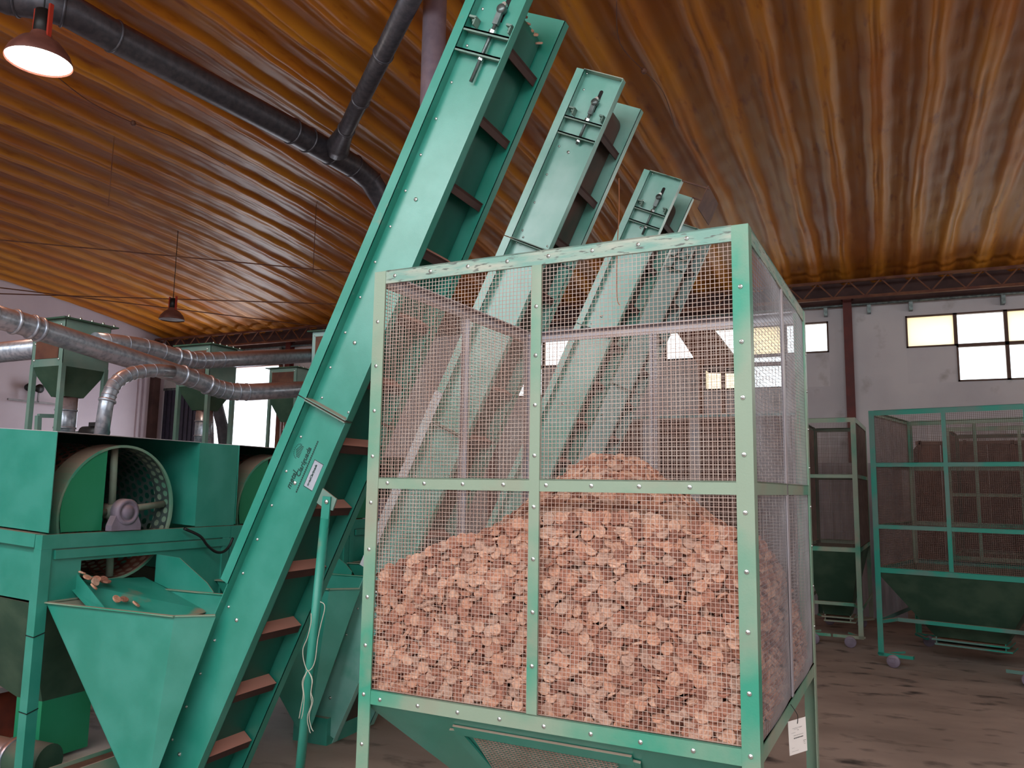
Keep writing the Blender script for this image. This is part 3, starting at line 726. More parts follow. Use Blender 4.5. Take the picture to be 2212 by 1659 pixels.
# rusty discharge frame on the third conveyor
t, base, R_, S, W_, lip = C3; T_ = S(2.995)
MB().box((W_, -.045, T_ - .004), (W_ + .22, -.035, T_ + .006)).build('arm', 'rusty', t)
MB().box((W_, .33, T_ - .004), (W_ + .20, .34, T_ + .006)).build('arm', 'rusty', t)
MB().box((W_ + .20, -.05, T_ - .16), (W_ + .206, .36, T_ + .02)).build('deflector_plate', 'rusty', t)
# strut of the nearest conveyor
t, base, R_, S, W_, lip = C1
inv = (Matrix.Translation(base) @ R_.to_4x4()).inverted()
a_, b_ = atY(706, 1082, 3.04), atY(640, 1740, 3.04)
b_.z = max(b_.z, .0)
st = MB(); ps = [a_ + (b_ - a_) * k for k in (.06, 1)]
st.tube([inv @ p for p in ps], .021, 14)
st.beam(inv @ (a_ + Vector((0, 0, .02))), inv @ (a_ + (b_ - a_) * .09), .045, .008, inv.to_3x3() @ Vector((0, 1, 0)))
strut = st.build('strut', 'green_clean', t)
g = MB(); pts = [atY(*p, 3.045) for p in ((697, 1055), (727, 1078), (718, 1103), (700, 1098), (684, 1086))]
g.prism([inv @ p for p in pts], inv.to_3x3() @ Vector((0, .008, 0))); g.build('gusset', 'green_grey', t)
b = MB(); bolt(b, inv @ atY(706, 1084, 3.035), inv.to_3x3() @ Vector((0, -1, 0)), .011, .008); b.build('pivot_bolt', 'zinc', strut)
# string tied round the strut
Yk = 2.995
loop = [atY(x, y, Yk) for x, y in ((672, 1325), (672, 1345), (664, 1378), (655, 1400), (655, 1420), (660, 1440), (666, 1449), (676, 1440), (682, 1420), (686, 1385), (693, 1350), (701, 1318), (700, 1305), (692, 1300))]
m = MB(); m.tube(sub(loop, 4), .0022, 6)
for tail in (((664, 1449), (653, 1472), (655, 1500), (650, 1530), (646, 1552)), ((664, 1449), (655, 1475), (657, 1505), (655, 1535), (651, 1553)),
             ((666, 1449), (675, 1468), (672, 1495), (676, 1515), (668, 1545), (672, 1570), (677, 1580)), ((666, 1449), (674, 1470), (671, 1500), (673, 1520), (664, 1550), (668, 1575), (671, 1584))):
    m.tube(sub([atY(x, y, Yk) for x, y in tail], 4), .0018, 6)
tag(m.build('string', 'cord_pale'), 'pale string knotted in a loop round the round green strut', 'string')

# ================================================================== HOPPERS feeding the conveyors
def make_feed_hopper(label, loc):
    t = thing('feed_hopper', label, 'hopper', loc)
    th = .004; zt_ = .96
    A, B = (-4.01, 2.93, zt_), (-3.098, 2.93, zt_)
    O = Vector((-3.5, 3.2, 0)); L_ = lambda p: Vector(p) - O
    m = MB(); m.prism([L_(A), L_(B), L_((-3.20, 2.93, .10)), L_((-3.27, 2.93, .10))], (0, th, 0)); m.build('front_panel', 'green_paint', t)
    m = MB(); m.prism([L_((-3.098, 2.93, zt_)), L_((-2.95, 3.048, zt_)), L_((-3.355, 3.048, .10)), L_((-3.20, 2.93, .10))], (th, 0, 0)); m.build('side_panel', 'green_paint', t)
    m = MB(); m.prism([L_((-4.01, 2.93, zt_)), L_((-4.01, 3.62, zt_)), L_((-3.35, 3.50, .10)), L_((-3.27, 2.93, .10))], (th, 0, 0)); m.build('side_panel', 'green_paint', t)
    m = MB(); m.prism([L_((-4.01, 3.62, zt_)), L_((-3.15, 3.62, zt_)), L_((-3.40, 3.50, .10)), L_((-3.35, 3.50, .10))], (0, th, 0)); m.build('back_panel', 'green_paint', t)
    m = MB(); m.beam(L_(A) + Vector((0, -.006, .004)), L_(B) + Vector((.012, -.006, .004)), .022, .006); m.beam(L_(B) + Vector((.0, 0, .004)), L_((-2.95, 3.048, zt_ + .004)), .022, .006)
    m.beam(L_(A) + Vector((.0, 0, .004)), L_((-4.01, 3.62, zt_ + .004)), .022, .006); m.beam(L_((-4.01, 3.62, zt_ + .004)), L_((-3.15, 3.62, zt_ + .004)), .022, .006)
    m.build('rim', 'green_dusty', t)
    m = MB()
    for k in range(5):
        f = k / 4; bolt(m, L_((-2.99 - .36 * f, 3.046, .90 - .74 * f)), (.3, -.95, 0), .008, .006)
    m.build('bolts', 'zinc', t, kind='stuff')
    m = MB(); m.box((.08, -.14, .0), (.34, .3, .16)); m.build('boot', 'green_paint', t)
    return t
H1 = make_feed_hopper('near green sheet-metal feed hopper at the foot of the nearest conveyor', (-3.5, 3.2, 0))
H2 = dup(H1, (-3.5, 4.4, -.0), 'shaded green feed hopper at the foot of the second conveyor, left of the near cage')
H3 = dup(H1, (-3.5, 5.85, -.0), 'green feed hopper at the foot of the third conveyor, behind the near cage')

# ================================================================== DRUM SCREENS (trommels)
def make_trommel(label, Y):
    # local origin on the floor under the discharge end; x towards -u goes back along the drum
    t = thing('drum_screen', label, 'machine', (-4.0, Y, 0))
    Lg = 2.4; y0, y1 = -.04, 1.0      # Y = 2.93 for the first
    tilt = .056                       # whole drum tipped towards the discharge end
    def Z(x, z): return z - x * tilt    # x negative towards the back
    # frame
    for (x, y) in ((-.03, -.03), (-.03, 1.26), (-Lg, -.03), (-Lg, 1.26)):
        m = MB(); m.box((x - .03, y - .03, 0), (x + .03 - .001, y + .03, Z(x, 1.238))); m.build('frame_post', 'green_paint', t)
    m = MB(); m.box((-.055, -.06, 1.24), (.0, 1.295, 1.315)); m.build('top_rail', 'green_paint', t)
    m = MB(); m.beam((-.06, -.03, Z(-.06, 1.28)), (-Lg, -.03, Z(-Lg, 1.28)), .06, .07); m.build('top_rail', 'green_paint', t)
    m = MB(); m.beam((-.06, 1.265, Z(-.06, 1.28)), (-Lg, 1.265, Z(-Lg, 1.28)), .06, .07); m.build('top_rail', 'green_paint', t)
    m = MB(); m.box((-.012, .02, 1.185), (.004, 1.30, 1.232)); m.build('lower_rail', 'green_paint', t)
    # end plate with window y .19-.71, z 1.0-1.165
    m = MB()
    for a, b in (((-.02, .0, .965), (-.014, .19, 1.24)), ((-.02, .71, .80), (-.014, 1.30, 1.24)), ((-.02, .19, 1.165), (-.014, .71, 1.24))): m.box(a, b)
    m.build('end_plate', 'green_paint', t)
    m = MB(); m.prism([(-.06, -.02, 1.25), (-Lg, -.02, Z(-Lg, 1.25)), (-Lg, -.02, Z(-Lg, .94)), (-.06, -.02, .965)], (0, .005, 0)); m.build('side_plate', 'green_paint', t)
    # hood: near side panel, far side panel, top sheet, filler panel
    m = MB(); m.prism([(.0, -.03, 1.325), (.0, -.03, 1.86), (-Lg, -.03, Z(-Lg, 1.86)), (-Lg, -.03, Z(-Lg, 1.325))], (0, .004, 0)); m.build('hood_panel', 'green_paint', t)
    m = MB(); m.prism([(.0, .975, 1.325), (.0, .975, 1.86), (-Lg, .975, Z(-Lg, 1.86)), (-Lg, .975, Z(-Lg, 1.325))], (0, .004, 0)); m.build('hood_panel', 'green_paint', t)
    m = MB(); m.prism([(.0, -.03, 1.86), (.0, .98, 1.86), (-Lg, .98, Z(-Lg, 1.86)), (-Lg, -.03, Z(-Lg, 1.86))], (0, 0, .004)); m.build('hood_top', 'lavender_steel', t)
    m = MB(); m.box((-.004, .98, 1.32), (.0, 1.32, 1.86)); m.build('filler_panel', 'green_paint', t)
    m = MB(); m.prism([(-Lg, -.03, Z(-Lg, 1.0)), (-Lg, .98, Z(-Lg, 1.0)), (-Lg, .98, Z(-Lg, 1.86)), (-Lg, -.03, Z(-Lg, 1.86))], (-.004, 0, 0)); m.build('hood_panel', 'green_old', t)
    # drum
    cy_, cz_, R0 = .47, 1.42, .385
    ax = Vector((-1, 0, tilt)).normalized(); c0 = Vector((-.09, cy_, cz_))
    m = MB(); m.lathe([(R0 + .004, 0), (R0 + .010, 0), (R0 + .010, .15), (R0 + .004, .15), (R0 + .004, 0)], c0, ax, 64, False)
    m.lathe([(R0 - .003, -.004), (R0 + .012, -.004), (R0 + .012, .004), (R0 - .003, .004), (R0 - .003, -.004)], c0, ax, 64, False)
    m.build('drum_ring', 'green_dusty', t)
    # perforated shell: every hole is real
    per = MB(); nc = 44; px = 2 * PI * R0 / nc; rows = 26
    y_ = ax.cross(Vector((0, 1, 0))).normalized(); x_ = y_.cross(ax).normalized()
    def cyl(th_, h): return c0 + ax * h + (x_ * math.cos(th_) + y_ * math.sin(th_)) * R0
    hr = px * .37
    for j in range(rows):
        h0 = .02 + j * px
        for i in range(nc):
            tc = (i + (.5 if j % 2 else 0)) * 2 * PI / nc; hc = h0 + px / 2
            ring = []; outr = []
            for k in range(8):
                a = 2 * PI * k / 8 + PI / 8; ring.append(cyl(tc + hr * math.cos(a) / R0, hc + hr * math.sin(a)))
            sq = [(.5, .5), (-.5, .5), (-.5, -.5), (.5, -.5)]
            for (sa, sb) in sq: outr.append(cyl(tc + sa * px / R0, hc + sb * px))
            per.add(ring + outr, [(0, 1, 9, 8), (1, 2, 9), (2, 3, 10, 9), (3, 4, 10), (4, 5, 11, 10), (5, 6, 11), (6, 7, 8, 11), (7, 0, 8)])
    per.build('perforated_shell', 'screen_plate', t)
    # half cover disc
    pts = [(-.075, cy_ - .13, cz_ - .10)]
    arc = [(-.075, cy_ + R0 * math.cos(a), cz_ + R0 * math.sin(a)) for a in np.linspace(math.radians(108), math.radians(196), 22)]
    poly = [(-.075, cy_ - .12, cz_ - .10)] + arc + [(-.075, cy_ - R0 * .96, cz_ - .10)]
    m = MB(); m.prism(poly, (-.004, 0, 0)); m.build('cover_plate', 'green_disc', t)
    # hub, spokes, shaft, bearing
    hub = c0 + ax * .06
    m = MB(); m.lathe([(.001, -.03), (.045, -.03), (.045, .09), (.001, .09)], hub, ax, 20); m.tube([hub, hub + Vector((.16, 0, -.01))], .022, 14); m.build('hub', 'spoke_grey', t)
    for a in (92, 6, 184, 273):
        a = math.radians(a); d = Vector((0, math.cos(a), math.sin(a)))
        MB().tube([hub + d * .03, hub + d * (R0 - .005)], .021, 12).build('spoke', 'spoke_grey', t)
    bc = Vector((.0, cy_ - .03, 1.425))
    m = MB(); m.lathe([(.001, -.03), (.038, -.03), (.04, -.022), (.052, -.022), (.055, -.03), (.075, -.026), (.078, .03), (.001, .03)], bc, (-1, 0, 0), 28)
    m.prism([bc + Vector((-.03, -.10, -.105)), bc + Vector((-.03, .10, -.105)), bc + Vector((-.03, .10, -.075)), bc + Vector((-.03, .075, -.02)), bc + Vector((-.03, -.075, -.02)), bc + Vector((-.03, -.10, -.075))], (.05, 0, 0))
    m.build('bearing_block', 'bearing_grey', t)
    # discharge chute
    m = MB(); m.prism([(-.10, .16, 1.05), (-.10, .70, 1.02), (.44, .70, .86), (.40, .10, .80)], (0, 0, .004)); ch = m.build('chute', 'green_clean', t)
    m = MB(); m.prism([(-.02, .705, 1.165), (.17, .705, 1.152), (.40, .705, 1.02), (.455, .705, .97), (.44, .705, .87), (-.02, .705, 1.0)], (0, .004, 0)); m.build('chute_side', 'green_paint', ch)
    m = MB(); m.prism([(-.02, .17, 1.10), (.30, .12, .93), (.36, .12, .82), (-.02, .17, 1.0)], (0, .004, 0)); m.build('chute_side', 'green_clean', ch)
    # under the drum
    zc = .35
    top = [(-.15, .0, .95), (-.15, 1.0, .95), (-Lg + .1, 1.0, 1.08), (-Lg + .1, .0, 1.08)]; bo = [(-.38, .30, zc), (-.38, .62, zc), (-.60, .62, zc), (-.60, .30, zc)]
    for i in range(4):
        a, b, c, d = top[i], top[(i + 1) % 4], bo[(i + 1) % 4], bo[i]
        m = MB(); nrm = (Vector(b) - Vector(a)).cross(Vector(d) - Vector(a)).normalized() * .004
        m.prism([a, b, c, d], nrm); m.build('collecting_hopper', 'green_old', t)
    m = MB(); m.box((-.60, .30, .02), (-.38, .62, zc)); m.build('outlet_box', 'green_disc', t)
    for z in (.42, .80):
        m = MB(); m.beam((-.061, -.062, z), (.001, -.062, z - .006), .003, .004); m.beam((.001, -.062, z - .006), (.001, .0, z + .01), .003, .004); m.build('cable_tie', 'black', t)
    return t
T1 = make_trommel('nearest green drum screen, its spoked perforated drum and bearing block open at the left', 2.93)
T2 = dup(T1, (-4.0, 4.29, 0), 'second green drum screen, partly hidden behind the nearest conveyor')
T3 = dup(T1, (-4.0, 5.65, 0), 'third green drum screen, farthest back behind the conveyors and the near cage')
for k, (a, b, c) in enumerate([(.02, .21, 1.075), (.03, .26, 1.06), (.05, .31, 1.045), (.06, .23, 1.05), (.20, .26, .965), (.27, .33, .935), (-.02, .20, 1.10), (.0, .33, 1.05), (.09, .20, 1.03), (.21, .30, .96)]):
    low = c < .98
    put_disc(Vector((-4.0 + a, 2.93 + b, c)), (rng.normal(.5, .4), rng.normal(0, .3), .8), 'cork disc lying halfway down the discharge chute of the nearest drum screen' if low else 'cork disc in the little cluster at the window corner of the nearest drum screen', 'discs sliding down the chute' if low else 'discs clustered at the drum screen window', 1.15)
# loose discs and bits inside the drum
for k in range(26):
    a = math.radians(rng.uniform(235, 345)); r_ = rng.uniform(.30, .365); x = -rng.uniform(.25, 1.1)
    put_disc(Vector((-4.09 + x, 3.40 + r_ * math.cos(a), 1.42 - x * .085 + r_ * math.sin(a))), (0, -math.cos(a), -math.sin(a)), 'cork disc tumbling inside the perforated drum of the nearest drum screen', 'discs inside the nearest drum', 1.1)
# motor standing on the hood, and dangling cable
t = thing('gear_motor', 'small black motor on top of the nearest drum screen hood', 'motor', atX(205, 940, -5.1))
m = MB(); m.tube([(-.12, 0, .02), (.10, 0, .02)], .045, 16); m.box((-.13, -.06, -.05), (.10, .06, -.035)); m.build('motor_body', 'black', t)
MB().box((-.03, -.035, .06), (.04, .035, .09)).build('terminal_box', 'black', t); MB().tube([(-.12, 0, .02), (-.19, 0, .02)], .012, 10).build('motor_shaft', 'dark_steel', t)
cab = [(-3.96, 3.78, 1.315)] + [atX(x, y, -3.93) for x, y in ((432, 1158), (448, 1178), (466, 1192), (482, 1192), (495, 1180), (503, 1162))]
tag(MB().tube(sub(cab, 5), .009, 8).build('power_cable', 'black'), 'dark cable sagging over the rail between the drum screen and nearest conveyor', 'cable')

# ================================================================== DUSTY COLLECTOR HOPPERS AND DUCTS
def make_collector(label, corner, wu, wv, zt_, zs_, zb_, legs_to=1.2, bodym='green_grey'):
    x0, y0 = corner       # near right corner (towards -y, +x)
    t = thing('collector_hopper', label, 'hopper', (x0 - wu / 2, y0 + wv / 2, 0)); hx, hy = wu / 2, wv / 2
    m = MB()
    for a, b in (((-hx, -hy, zs_), (hx, -hy + .004, zt_)), ((hx - .004, -hy, zs_), (hx, hy, zt_)), ((-hx, hy - .004, zs_), (hx, hy, zt_)), ((-hx, -hy, zs_), (-hx + .004, hy, zt_))): m.box(a, b)
    m.build('box_body', bodym, t)
    MB().box((-hx - .04, -hy - .04, zt_), (hx + .04, hy + .04, zt_ + .012)).build('lid', 'green_old', t)
    m = MB(); m.box((-hx + .05, -hy - .006, zs_ + .06), (hx - .05, -hy - .001, zt_ - .05)); m.build('access_panel', 'rusty', t)
    m = MB()
    for x in (-hx + .04, hx - .04):
        for z in (zs_ + .05, (zs_ + zt_) / 2, zt_ - .04): bolt(m, (x, -hy - .002, z), (0, -1, 0), .009, .008)
    for k in range(5): bolt(m, (hx + .03, -hy + k * wv / 4, zt_ + .012), (0, 0, 1), .01, .014)
    m.build('bolts', 'zinc', t, kind='stuff')
    r_ = .08
    top = [(-hx, -hy, zs_), (hx, -hy, zs_), (hx, hy, zs_), (-hx, hy, zs_)]; bo = [(-r_, -r_, zb_), (r_, -r_, zb_), (r_, r_, zb_), (-r_, r_, zb_)]
    for i in range(4):
        a, b, c, d = top[i], top[(i + 1) % 4], bo[(i + 1) % 4], bo[i]
        nrm = (Vector(b) - Vector(a)).cross(Vector(d) - Vector(a)).normalized() * .004
        MB().prism([a, b, c, d], nrm).build('cone_panel', 'green_old', t)
    for (x, y) in ((hx - .015, -hy + .015), (-hx + .015, -hy + .015), (hx - .015, hy - .015), (-hx + .015, hy - .015)):
        MB().box((x - .018, y - .018, legs_to), (x + .018, y + .018, zs_ + .02)).build('leg', 'green_grey', t)
    m = MB(); z = zb_ + .02; zz = [z]; path = [(0, 0, zb_ + .03), (0, 0, legs_to)]
    m.tube(path, .078, 20)
    k = zb_ - .10
    while k > legs_to: m.tube([(0, 0, k - .006), (0, 0, k + .006)], .084, 20); k -= .14
    m.build('outlet_pipe', 'galvanised', t)
    return t
make_collector('leftmost green dust hopper with a pyramid bottom and round outlet pipe', (-5.6, 4.05), .36, .40, 2.83, 2.47, 2.25, 1.83)
make_collector('green dust hopper with a flanged lid behind the galvanised ducts, before the bright doorway', (-5.6, 5.52), .40, .34, 2.88, 2.50, 2.28, 1.83)
make_collector('pale green dust hopper just left of the nearest conveyor, where the ducts end', (-4.85, 6.70), .53, .45, 3.20, 2.48, 2.20, 1.86, 'pale_green')
make_collector('small distant green dust hopper with a reddish access panel under the ducts', (-6.72, 8.1), .45, .35, 3.09, 2.70, 2.4, 0.0)

def duct(name, label, pts, r, m_='galvanised', bands=(), seams=(), n=24, end_bands=True, extra=None):
    t = thing(name, label, 'duct', pts[0]); O_ = Vector(pts[0]); P = [Vector(p) - O_ for p in pts]
    MB().tube(P, r, n).build('duct_run', m_, t)
    for (i, f) in bands:
        a, b = P[i], P[min(i + 1, len(P) - 1)]; d = (b - a).normalized(); c = a + (b - a) * f
        MB().tube([c - d * .012, c - d * .006, c + d * .006, c + d * .012], [r + .003, r + .011, r + .011, r + .003], n).build('clamp_ring', m_, t)
    if seams:
        s_ = MB()
        for (i, f) in seams:
            a, b = P[i], P[min(i + 1, len(P) - 1)]; d = (b - a).normalized(); c = a + (b - a) * f
            s_.tube([c - d * .003, c + d * .003], r + .004, n)
        s_.build('seam_rings', m_, t, kind='stuff')
    return t
# D1: lower duct crossing in front of the left hopper
X1 = -5.2
p1 = [atX(x, y, X1) for x, y in ((-60, 668), (12, 690), (50, 700), (85, 712), (398, 812), (432, 824))] + [atX(465, 838, X1 + .02), atX(500, 846, X1 + .05), atX(540, 847, X1 + .1), atX(700, 838, X1 + .25)]
duct('galvanised_duct', 'lower galvanised duct sloping down from the left edge, then level before the doorway', p1, .077, 'galvanised',
     [(0, .55), (1, .5), (2, .5), (3, .0), (3, .98), (5, .5), (8, .86)], [(4, .5), (5, .9), (6, .3), (6, .8), (7, .3), (7, .8)])
X2 = -5.45
p2 = [atX(x, y, X2) for x, y in ((205, 738), (250, 742), (290, 747), (330, 755), (365, 767), (395, 775), (425, 779), (460, 778), (715, 766))]
duct('galvanised_duct', 'upper galvanised duct of curved segments leaving the leftmost dust hopper towards the right', p2, .074, 'galvanised',
     [(4, .5), (7, .9), (5, .2)], [(0, .5), (1, .5), (2, .5), (3, .5), (5, .6), (6, .2), (6, .7), (7, .05)])
X3 = -5.0
p3 = [atX(x, y, X3) for x, y in ((372, 803), (345, 800), (315, 801), (285, 806), (262, 816), (245, 832), (236, 852), (229, 875), (218, 945))]
duct('bent_duct', 'thin galvanised duct bending down onto the nearest drum screen hood', p3, .050, 'galvanised', [(6, .6)], [(1, .5), (2, .3), (2, .9), (3, .5), (4, .3), (4, .9), (5, .5), (6, .1)])
duct('galvanised_duct', 'straight galvanised duct entering the leftmost dust hopper from the left edge', [(-9.5, 4.22, 2.62), (-5.97, 4.22, 2.66)], .085, 'galvanised', [])
# thin ducts before the doorway
p5 = [atX(x, y, -6.1) for x, y in ((438, 850), (446, 880), (447, 930), (448, 1000))]
duct('outlet_duct', 'ringed galvanised outlet duct beside the left edge of the bright doorway', p5, .065, 'galvanised', [], [(0, .5), (1, .2), (1, .6), (2, .1), (2, .5)])
p6 = [atX(x, y, -6.6) for x, y in ((462, 840), (470, 880), (480, 920), (488, 990))]; p6.append(Vector((p6[-1].x, p6[-1].y, 0.0)))
duct('curved_duct', 'dark curved duct hanging across the bright doorway', p6, .062, 'galvanised_dark', [])
# roof duct
zr_ = 5.52
def atRoof(x, y, z=zr_): return atZ(x, y, z)
q = [atRoof(-90, -60), atRoof(20, -6), atRoof(75, 2), atRoof(120, 14), atRoof(150, 24), atRoof(245, 78), atRoof(640, 288), atRoof(700, 322), atRoof(762, 358)]
last = q[-1]; q += [last + Vector((.02, .35, -.06)), last + Vector((.10, .62, -.32)), last + Vector((.22, .80, -.75)), last + Vector((.30, .9, -1.5))]
duct('roof_duct', 'wide dark duct running under the ceiling from the top left towards the conveyors', q, .142, 'galvanised_dark', [(1, .3), (3, .5), (5, .0), (5, .97), (6, .4), (7, .2), (8, .0), (9, .0)])
pA, pB = atRoof(728, 320), atRoof(905, -40)
duct('branch_duct', 'dark branch duct joining the wide roof duct from the upper right', [pA, pA + (pB - pA) * .05, pA + (pB - pA) * .33, pA + (pB - pA) * .55, pB], [.10, .085, .085, .085, .085], 'galvanised_dark', []) if False else None
t = thing('branch_duct', 'dark branch duct joining the wide roof duct from the upper right', 'duct', pA)
d_ = pB - pA
m = MB(); m.tube([Vector((0, 0, 0)), d_ * .03, d_ * .16, d_ * 1.05], [.15, .13, .088, .088], 24); m.build('duct_run', 'galvanised_dark', t)
for f in (.16, .38, .66):
    dd = d_.normalized(); c = d_ * f; MB().tube([c - dd * .012, c - dd * .005, c + dd * .005, c + dd * .012], [.09, .1, .1, .09], 24).build('clamp_ring', 'galvanised_dark', t)
vb = atY(938, 60, 5.35)
duct('vertical_duct', 'pale lilac vertical duct behind the head of the nearest conveyor', [(vb.x, vb.y, 3.2), (vb.x, vb.y, 5.75)], .098, 'galvanised_lilac', [(0, .3)])

# ================================================================== LAMPS
def make_lamp(label, loc, r, zroof, lit, tiltx=0.0, redrods=True):
    t = thing('pendant_lamp', label, 'lamp', loc)
    m = MB(); m.lathe([(r * .30, r * .95), (r * .36, r * .80), (r * .62, r * .62), (r * .88, r * .30), (r, 0.0), (r * .99, -.01), (r * .86, .28 * r), (r * .6, r * .58), (r * .3, r * .76)], (0, 0, 0), (0, 0, 1), 36); m.build('reflector', 'lamp_shell', t)
    m = MB(); m.lathe([(.001, r * 1.75), (r * .24, r * 1.75), (r * .26, r * .9), (.001, r * .9)], (0, 0, 0), (0, 0, 1), 20); m.build('ballast_housing', 'black', t)
    for sx in (-1, 1): MB().beam((sx * r * .36, 0, r * .75), (sx * r * .36, 0, r * 1.9), .02, .03).build('bracket', 'lamp_red', t)
    m = MB(); m.lathe([(.001, -.03 * r), (r * .6, -.02 * r), (r * .97, .02 * r)], (0, 0, 0), (0, 0, 1), 32); m.build('diffuser', 'lamp_glow' if lit else 'wire_pale', t)
    MB().tube([(0, 0, r * 1.7), (0, 0, zroof - loc[2])], .006, 6).build('suspension_wire', 'black', t)
    return t
lp = atY(84, 132, 3.72)
make_lamp('lit round high-bay lamp with a glowing white face at the top left', tuple(lp), .235, 5.78, True)
lp2 = atY(371, 690, 9.6)
make_lamp('unlit brown high-bay lamp hanging small under the ceiling at the left', tuple(lp2), .205, roof_z(9.6), False)
pl_ = bpy.data.lights.new('lamp_light', 'POINT'); pl_.energy = 55; pl_.color = (1, .9, .72); pl_.shadow_soft_size = .15
po = bpy.data.objects.new('lamp_light', pl_); COL.objects.link(po); po.location = lp + Vector((0, 0, -.12))

# ================================================================== FAR CAGES
P_far = ('teal_paint', 'teal_paint', 'teal_paint', 'green_dusty', 'green_old')
rA = -.2656
make_cage('mesh_cage', 'wide empty teal mesh cage on casters at the right edge', 1.33, 1.45, 2.40, .86, [1.29, 1.875], 'fb', P_far, (-.045, 8.5, 0), rA, .016, .0011, 'wire_brown')
P_f2 = ('green_dusty', 'green_dusty', 'green_dusty', 'green_old', 'green_old')
make_cage('mesh_cage', 'narrow olive green mesh cage on casters between the near cage and the teal cage', .62, 1.5, 2.41, .98, [1.78], '', P_f2, (-.80, 9.35, 0), -.06, .016, .0011, 'wire_brown')
make_cage('mesh_cage', 'dim green mesh cage standing behind the wide teal cage', 1.5, 1.4, 2.38, .86, [1.6], 'f', P_f2, (.75, 10.6, 0), -.15, .018, .0012, 'wire_brown')
make_cage('mesh_cage', 'empty mesh cage beyond the teal cage at the far right', 1.4, 1.3, 2.38, .86, [1.6], 'f', P_f2, (1.55, 8.15, 0), -.27, .018, .0012, 'wire_brown')
for k, (bx, by, lb) in enumerate([(.55, 12.5, 'tall dusty brown sheet-sided bin behind the left of the wide teal cage'), (2.35, 12.3, 'tall dusty brown sheet-sided bin farthest right behind the teal cage')]):
    t = thing('storage_bin', lb, 'bin', (bx, by, 0))
    for i in range(6):
        MB().box((i * .28, 0, .05), (i * .28 + .272, .012, 2.28)).build('side_sheet', 'bin_brown', t)
        MB().box((-.012, i * .2, .05), (0, i * .2 + .192, 2.28)).build('side_sheet', 'bin_brown', t)
    for i in range(4): MB().box((i * .55, -.03, 0), (i * .55 + .04, 0, 2.34)).build('upright', 'rusty', t)
    MB().box((-.03, -.03, 2.28), (1.72, .03, 2.33)).build('top_rail', 'rusty', t); MB().box((0, .02, .05), (1.68, 1.2, .09)).build('base', 'rusty', t)
# hanging plastic sheet behind
m = MB(); n = 40
vs = []
for i in range(n + 1):
    x = i / n * 1.3; y = .05 * math.sin(i * .9) + .02 * math.sin(i * 2.3)
    vs += [(x, y, 0), (x, y + .004, 0), (x + .0, y * .6, 2.0), (x + .0, y * .6 + .004, 2.0)]
m.add(vs, [(i * 4, i * 4 + 4, i * 4 + 6, i * 4 + 2) for i in range(n)] + [(i * 4 + 1, i * 4 + 3, i * 4 + 7, i * 4 + 5) for i in range(n)], True)
o = m.build('plastic_curtain', 'plastic_sheet'); o.location = (-1.0, 11.6, .0); tag(o, 'pale wrinkled plastic curtain hanging behind the olive cage', 'curtain')
# dark silo with a slanting underside before the middle windows
t = thing('overhead_silo', 'dark sloping silo on posts before the middle back windows', 'silo', (-3.0, 12.6, 0))
def sx_(x, y): p = atY(x, y, 12.6); return (p.x + 3.0, 0, p.z)
m = MB(); m.prism([sx_(1450, 700), sx_(1530, 700), sx_(1600, 790), sx_(1510, 790)], (0, .9, 0)); m.build('sloping_chute', 'truss_brown', t)
a = sx_(1514, 790); MB().box((a[0] - .05, 0, 0), (a[0] + .03, .08, a[2])).build('post', 'truss_brown', t)
a = sx_(1560, 790); MB().box((a[0] - .02, 0, 0), (a[0] + .03, .08, a[2])).build('post', 'truss_brown', t)
a = sx_(1560, 790); b = sx_(1700, 785); MB().beam(a, b, .06, .06).build('crossbeam', 'truss_brown', t)
# brick/wood stacks lower background behind the near cage: a low partition
t = thing('partition_screen', 'low brownish partition of upright boards behind the conveyors, seen through the near cage', 'partition', (-4.4, 12.4, 0))
for k in range(22):
    MB().box((k * .15, 0, .05), (k * .15 + .142, .03 + .01 * (k % 3), 2.72)).build('board', 'lavender_steel' if k % 5 == 2 else 'rusty', t)
MB().box((-.03, -.03, 2.72), (3.35, .06, 2.78)).build('cap_rail', 'dark_steel', t)

# ================================================================== SMALL THINGS
m = MB(); a, b = atY(1337, 385, 4.69), atY(1333, 640, 4.69); a.z = min(a.z, roof_z(5.45)); pts = [a, a + (b - a) * .3 + Vector((.004, 0, 0)), a + (b - a) * .6 - Vector((.004, 0, 0)), b, b + Vector((.02, 0, -.06))]
tag(m.tube(sub(pts, 6), .0028, 6).build('cord', 'cord_orange'), 'thin twisted orange cord hanging in front of the third conveyor', 'cord')
for (x, y, lb) in ((1391, 153, 'small round foam lump with a thin cord on the ceiling, right of the second conveyor'), (288, 266, 'small pale foam lump on the ceiling left of the roof duct')):
    p = atZ(x, y, 5.78); m = MB(); m.lathe([(.001, .03), (.02, .026), (.03, .01), (.03, -.01), (.018, -.028), (.001, -.03)], p, (0, 0, 1), 14)
    m.tube(sub([p, p + Vector((-.1, -.5, .05)), p + Vector((.05, -1.1, .09))], 5), .005, 6); m.tube(sub([p, p + Vector((.05, .6, .05)), p + Vector((-.03, 1.5, .07))], 5), .004, 6)
    tag(m.build('foam_lump', 'rusty'), lb, 'foam')
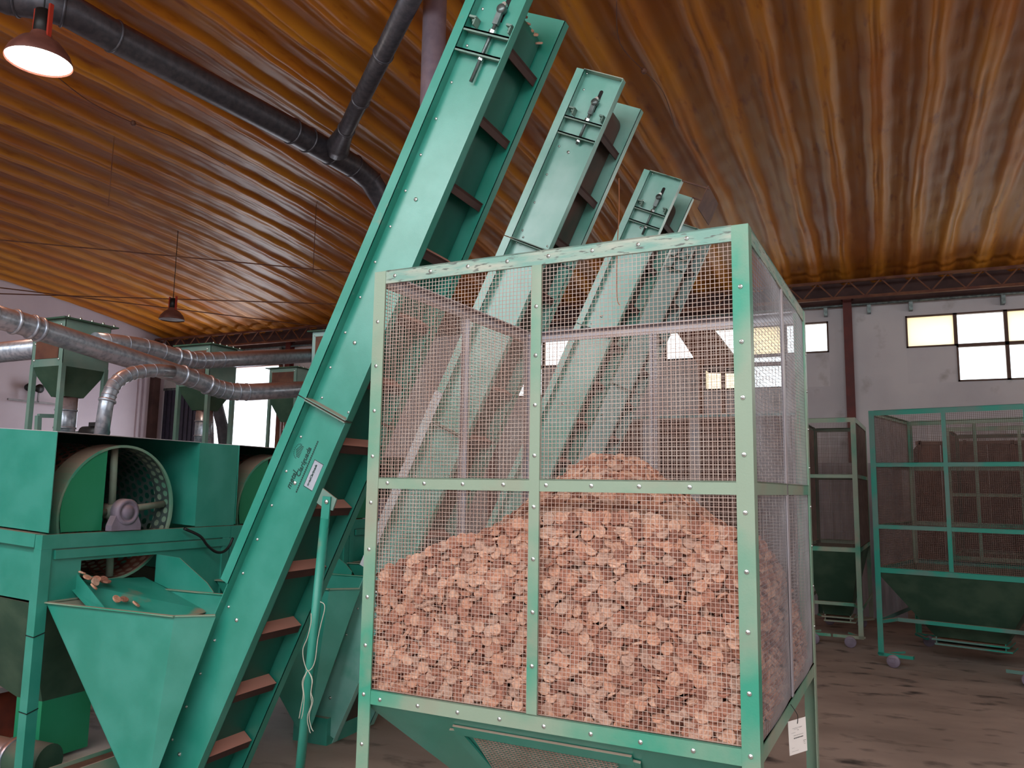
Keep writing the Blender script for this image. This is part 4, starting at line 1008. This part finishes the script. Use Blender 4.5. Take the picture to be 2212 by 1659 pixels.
# tie rods under the vault
rods = [((-16.6, 3.0, 5.15), (-4.2, 14.4, 5.2)), ((-16.6, 7.6, 4.9), (-6.5, 14.3, 5.15)), ((-16.6, 5.2, 5.0), (-11.0, 14.4, 5.1))]
for k, (a, b) in enumerate(rods):
    lb = ('longest thin dark tie rod slanting across under the left of the ceiling', 'thin dark tie rod ending near the unlit lamp', 'thin dark tie rod low by the left gable wall')[k]
    tag(MB().tube([a, b], .011, 6).build('tie_rod', 'truss_brown'), lb, 'rod')
for k, (x, y0_, y1_, Y) in enumerate(((234, 140, 445, 6.6), (676, 525, 590, 9.5))):
    a, b = atY(x + 4, y0_, Y), atY(x, y1_, Y); a.z = roof_z(Y) + .02; a.x = b.x
    tag(MB().tube([a, b], .006, 6).build('hanging_rod', 'truss_brown'), ('long thin vertical rod hanging from the ceiling below the lit lamp', 'short thin vertical rod hanging left of the nearest conveyor')[k], 'rod')
# twin spotlight and shelf bracket on the gable wall
t = thing('wall_spotlight', 'small dark twin spotlight on a wall bar at the left gable wall', 'spotlight', atX(72, 848, XL + .12))
for s_ in (-1, 1): MB().lathe([(.001, -.06), (.07, -.06), (.10, .05), (.001, .05)], (0, s_ * .11, .10), (1, 0, 0), 14).build('spot_head', 'black', t)
MB().box((-.02, -.55, -.22), (.03, .75, -.18)).build('bar', 'wire_pale', t)
for s_ in (-1, 1): MB().box((0, s_ * .11 - .015, -.2), (.03, s_ * .11 + .015, .05)).build('stem', 'wire_pale', t)
t = thing('hood_frame', 'thin grey square tube frame rising behind the nearest drum screen hood', 'frame', atX(86, 930, -5.9))
p = [Vector(atX(x, y, -5.9)) - Vector(t.location) for x, y in ((80, 960), (83, 898), (124, 899))]
MB().beam(p[0], p[1], .035, .035).build('upright', 'green_grey', t); MB().beam(p[1], p[2], .03, .03).build('crosspiece', 'green_grey', t)
# things on the floor under the machines
t = thing('floor_duct', 'grey floor-level duct with a collar at the bottom left corner', 'duct', (-4.30, 3.05, .11))
MB().tube([(-1.2, -.0, 0), (.0, -.0, 0)], .085, 24).build('duct_run', 'galvanised', t); MB().tube([(.0, -.0, 0), (.22, .03, .0)], [.10, .092], 24).build('collar', 'green_old', t)
MB().tube([(-.02, -.0, 0), (.015, 0, 0)], .105, 24).build('clamp_ring', 'galvanised', t)
t = thing('red_machine', 'rust-red machine housing low behind the posts at the bottom left', 'machine', (-5.6, 3.42, 0))
MB().box((-.6, -.25, 0), (.6, .40, .30)).build('housing', 'rust_red', t); MB().box((-.65, -.28, .30), (.65, .44, .33)).build('top_plate', 'lavender_steel', t); MB().box((-.5, -.27, .06), (.4, -.25, .24)).build('door', 'rust_red', t)
t = thing('floor_channel', 'pinkish dusty green steel channel low behind the near feed hopper', 'channel', (-3.90, 3.3, 0))
MB().box((-.075, -.9, .02), (.075, .5, .03)).box((-.075, -.9, .02), (-.066, .5, .12)).box((.066, -.9, .02), (.075, .5, .12)).build('channel_body', 'green_dusty', t)
MB().box((-.064, -.88, .032), (.064, .48, .10)).build('dust_fill', 'rusty', t, kind='stuff')
MB().box((-.075, -.6, 0), (.075, -.5, .02)).box((-.075, .2, 0), (.075, .3, .02)).build('foot', 'green_dusty', t)
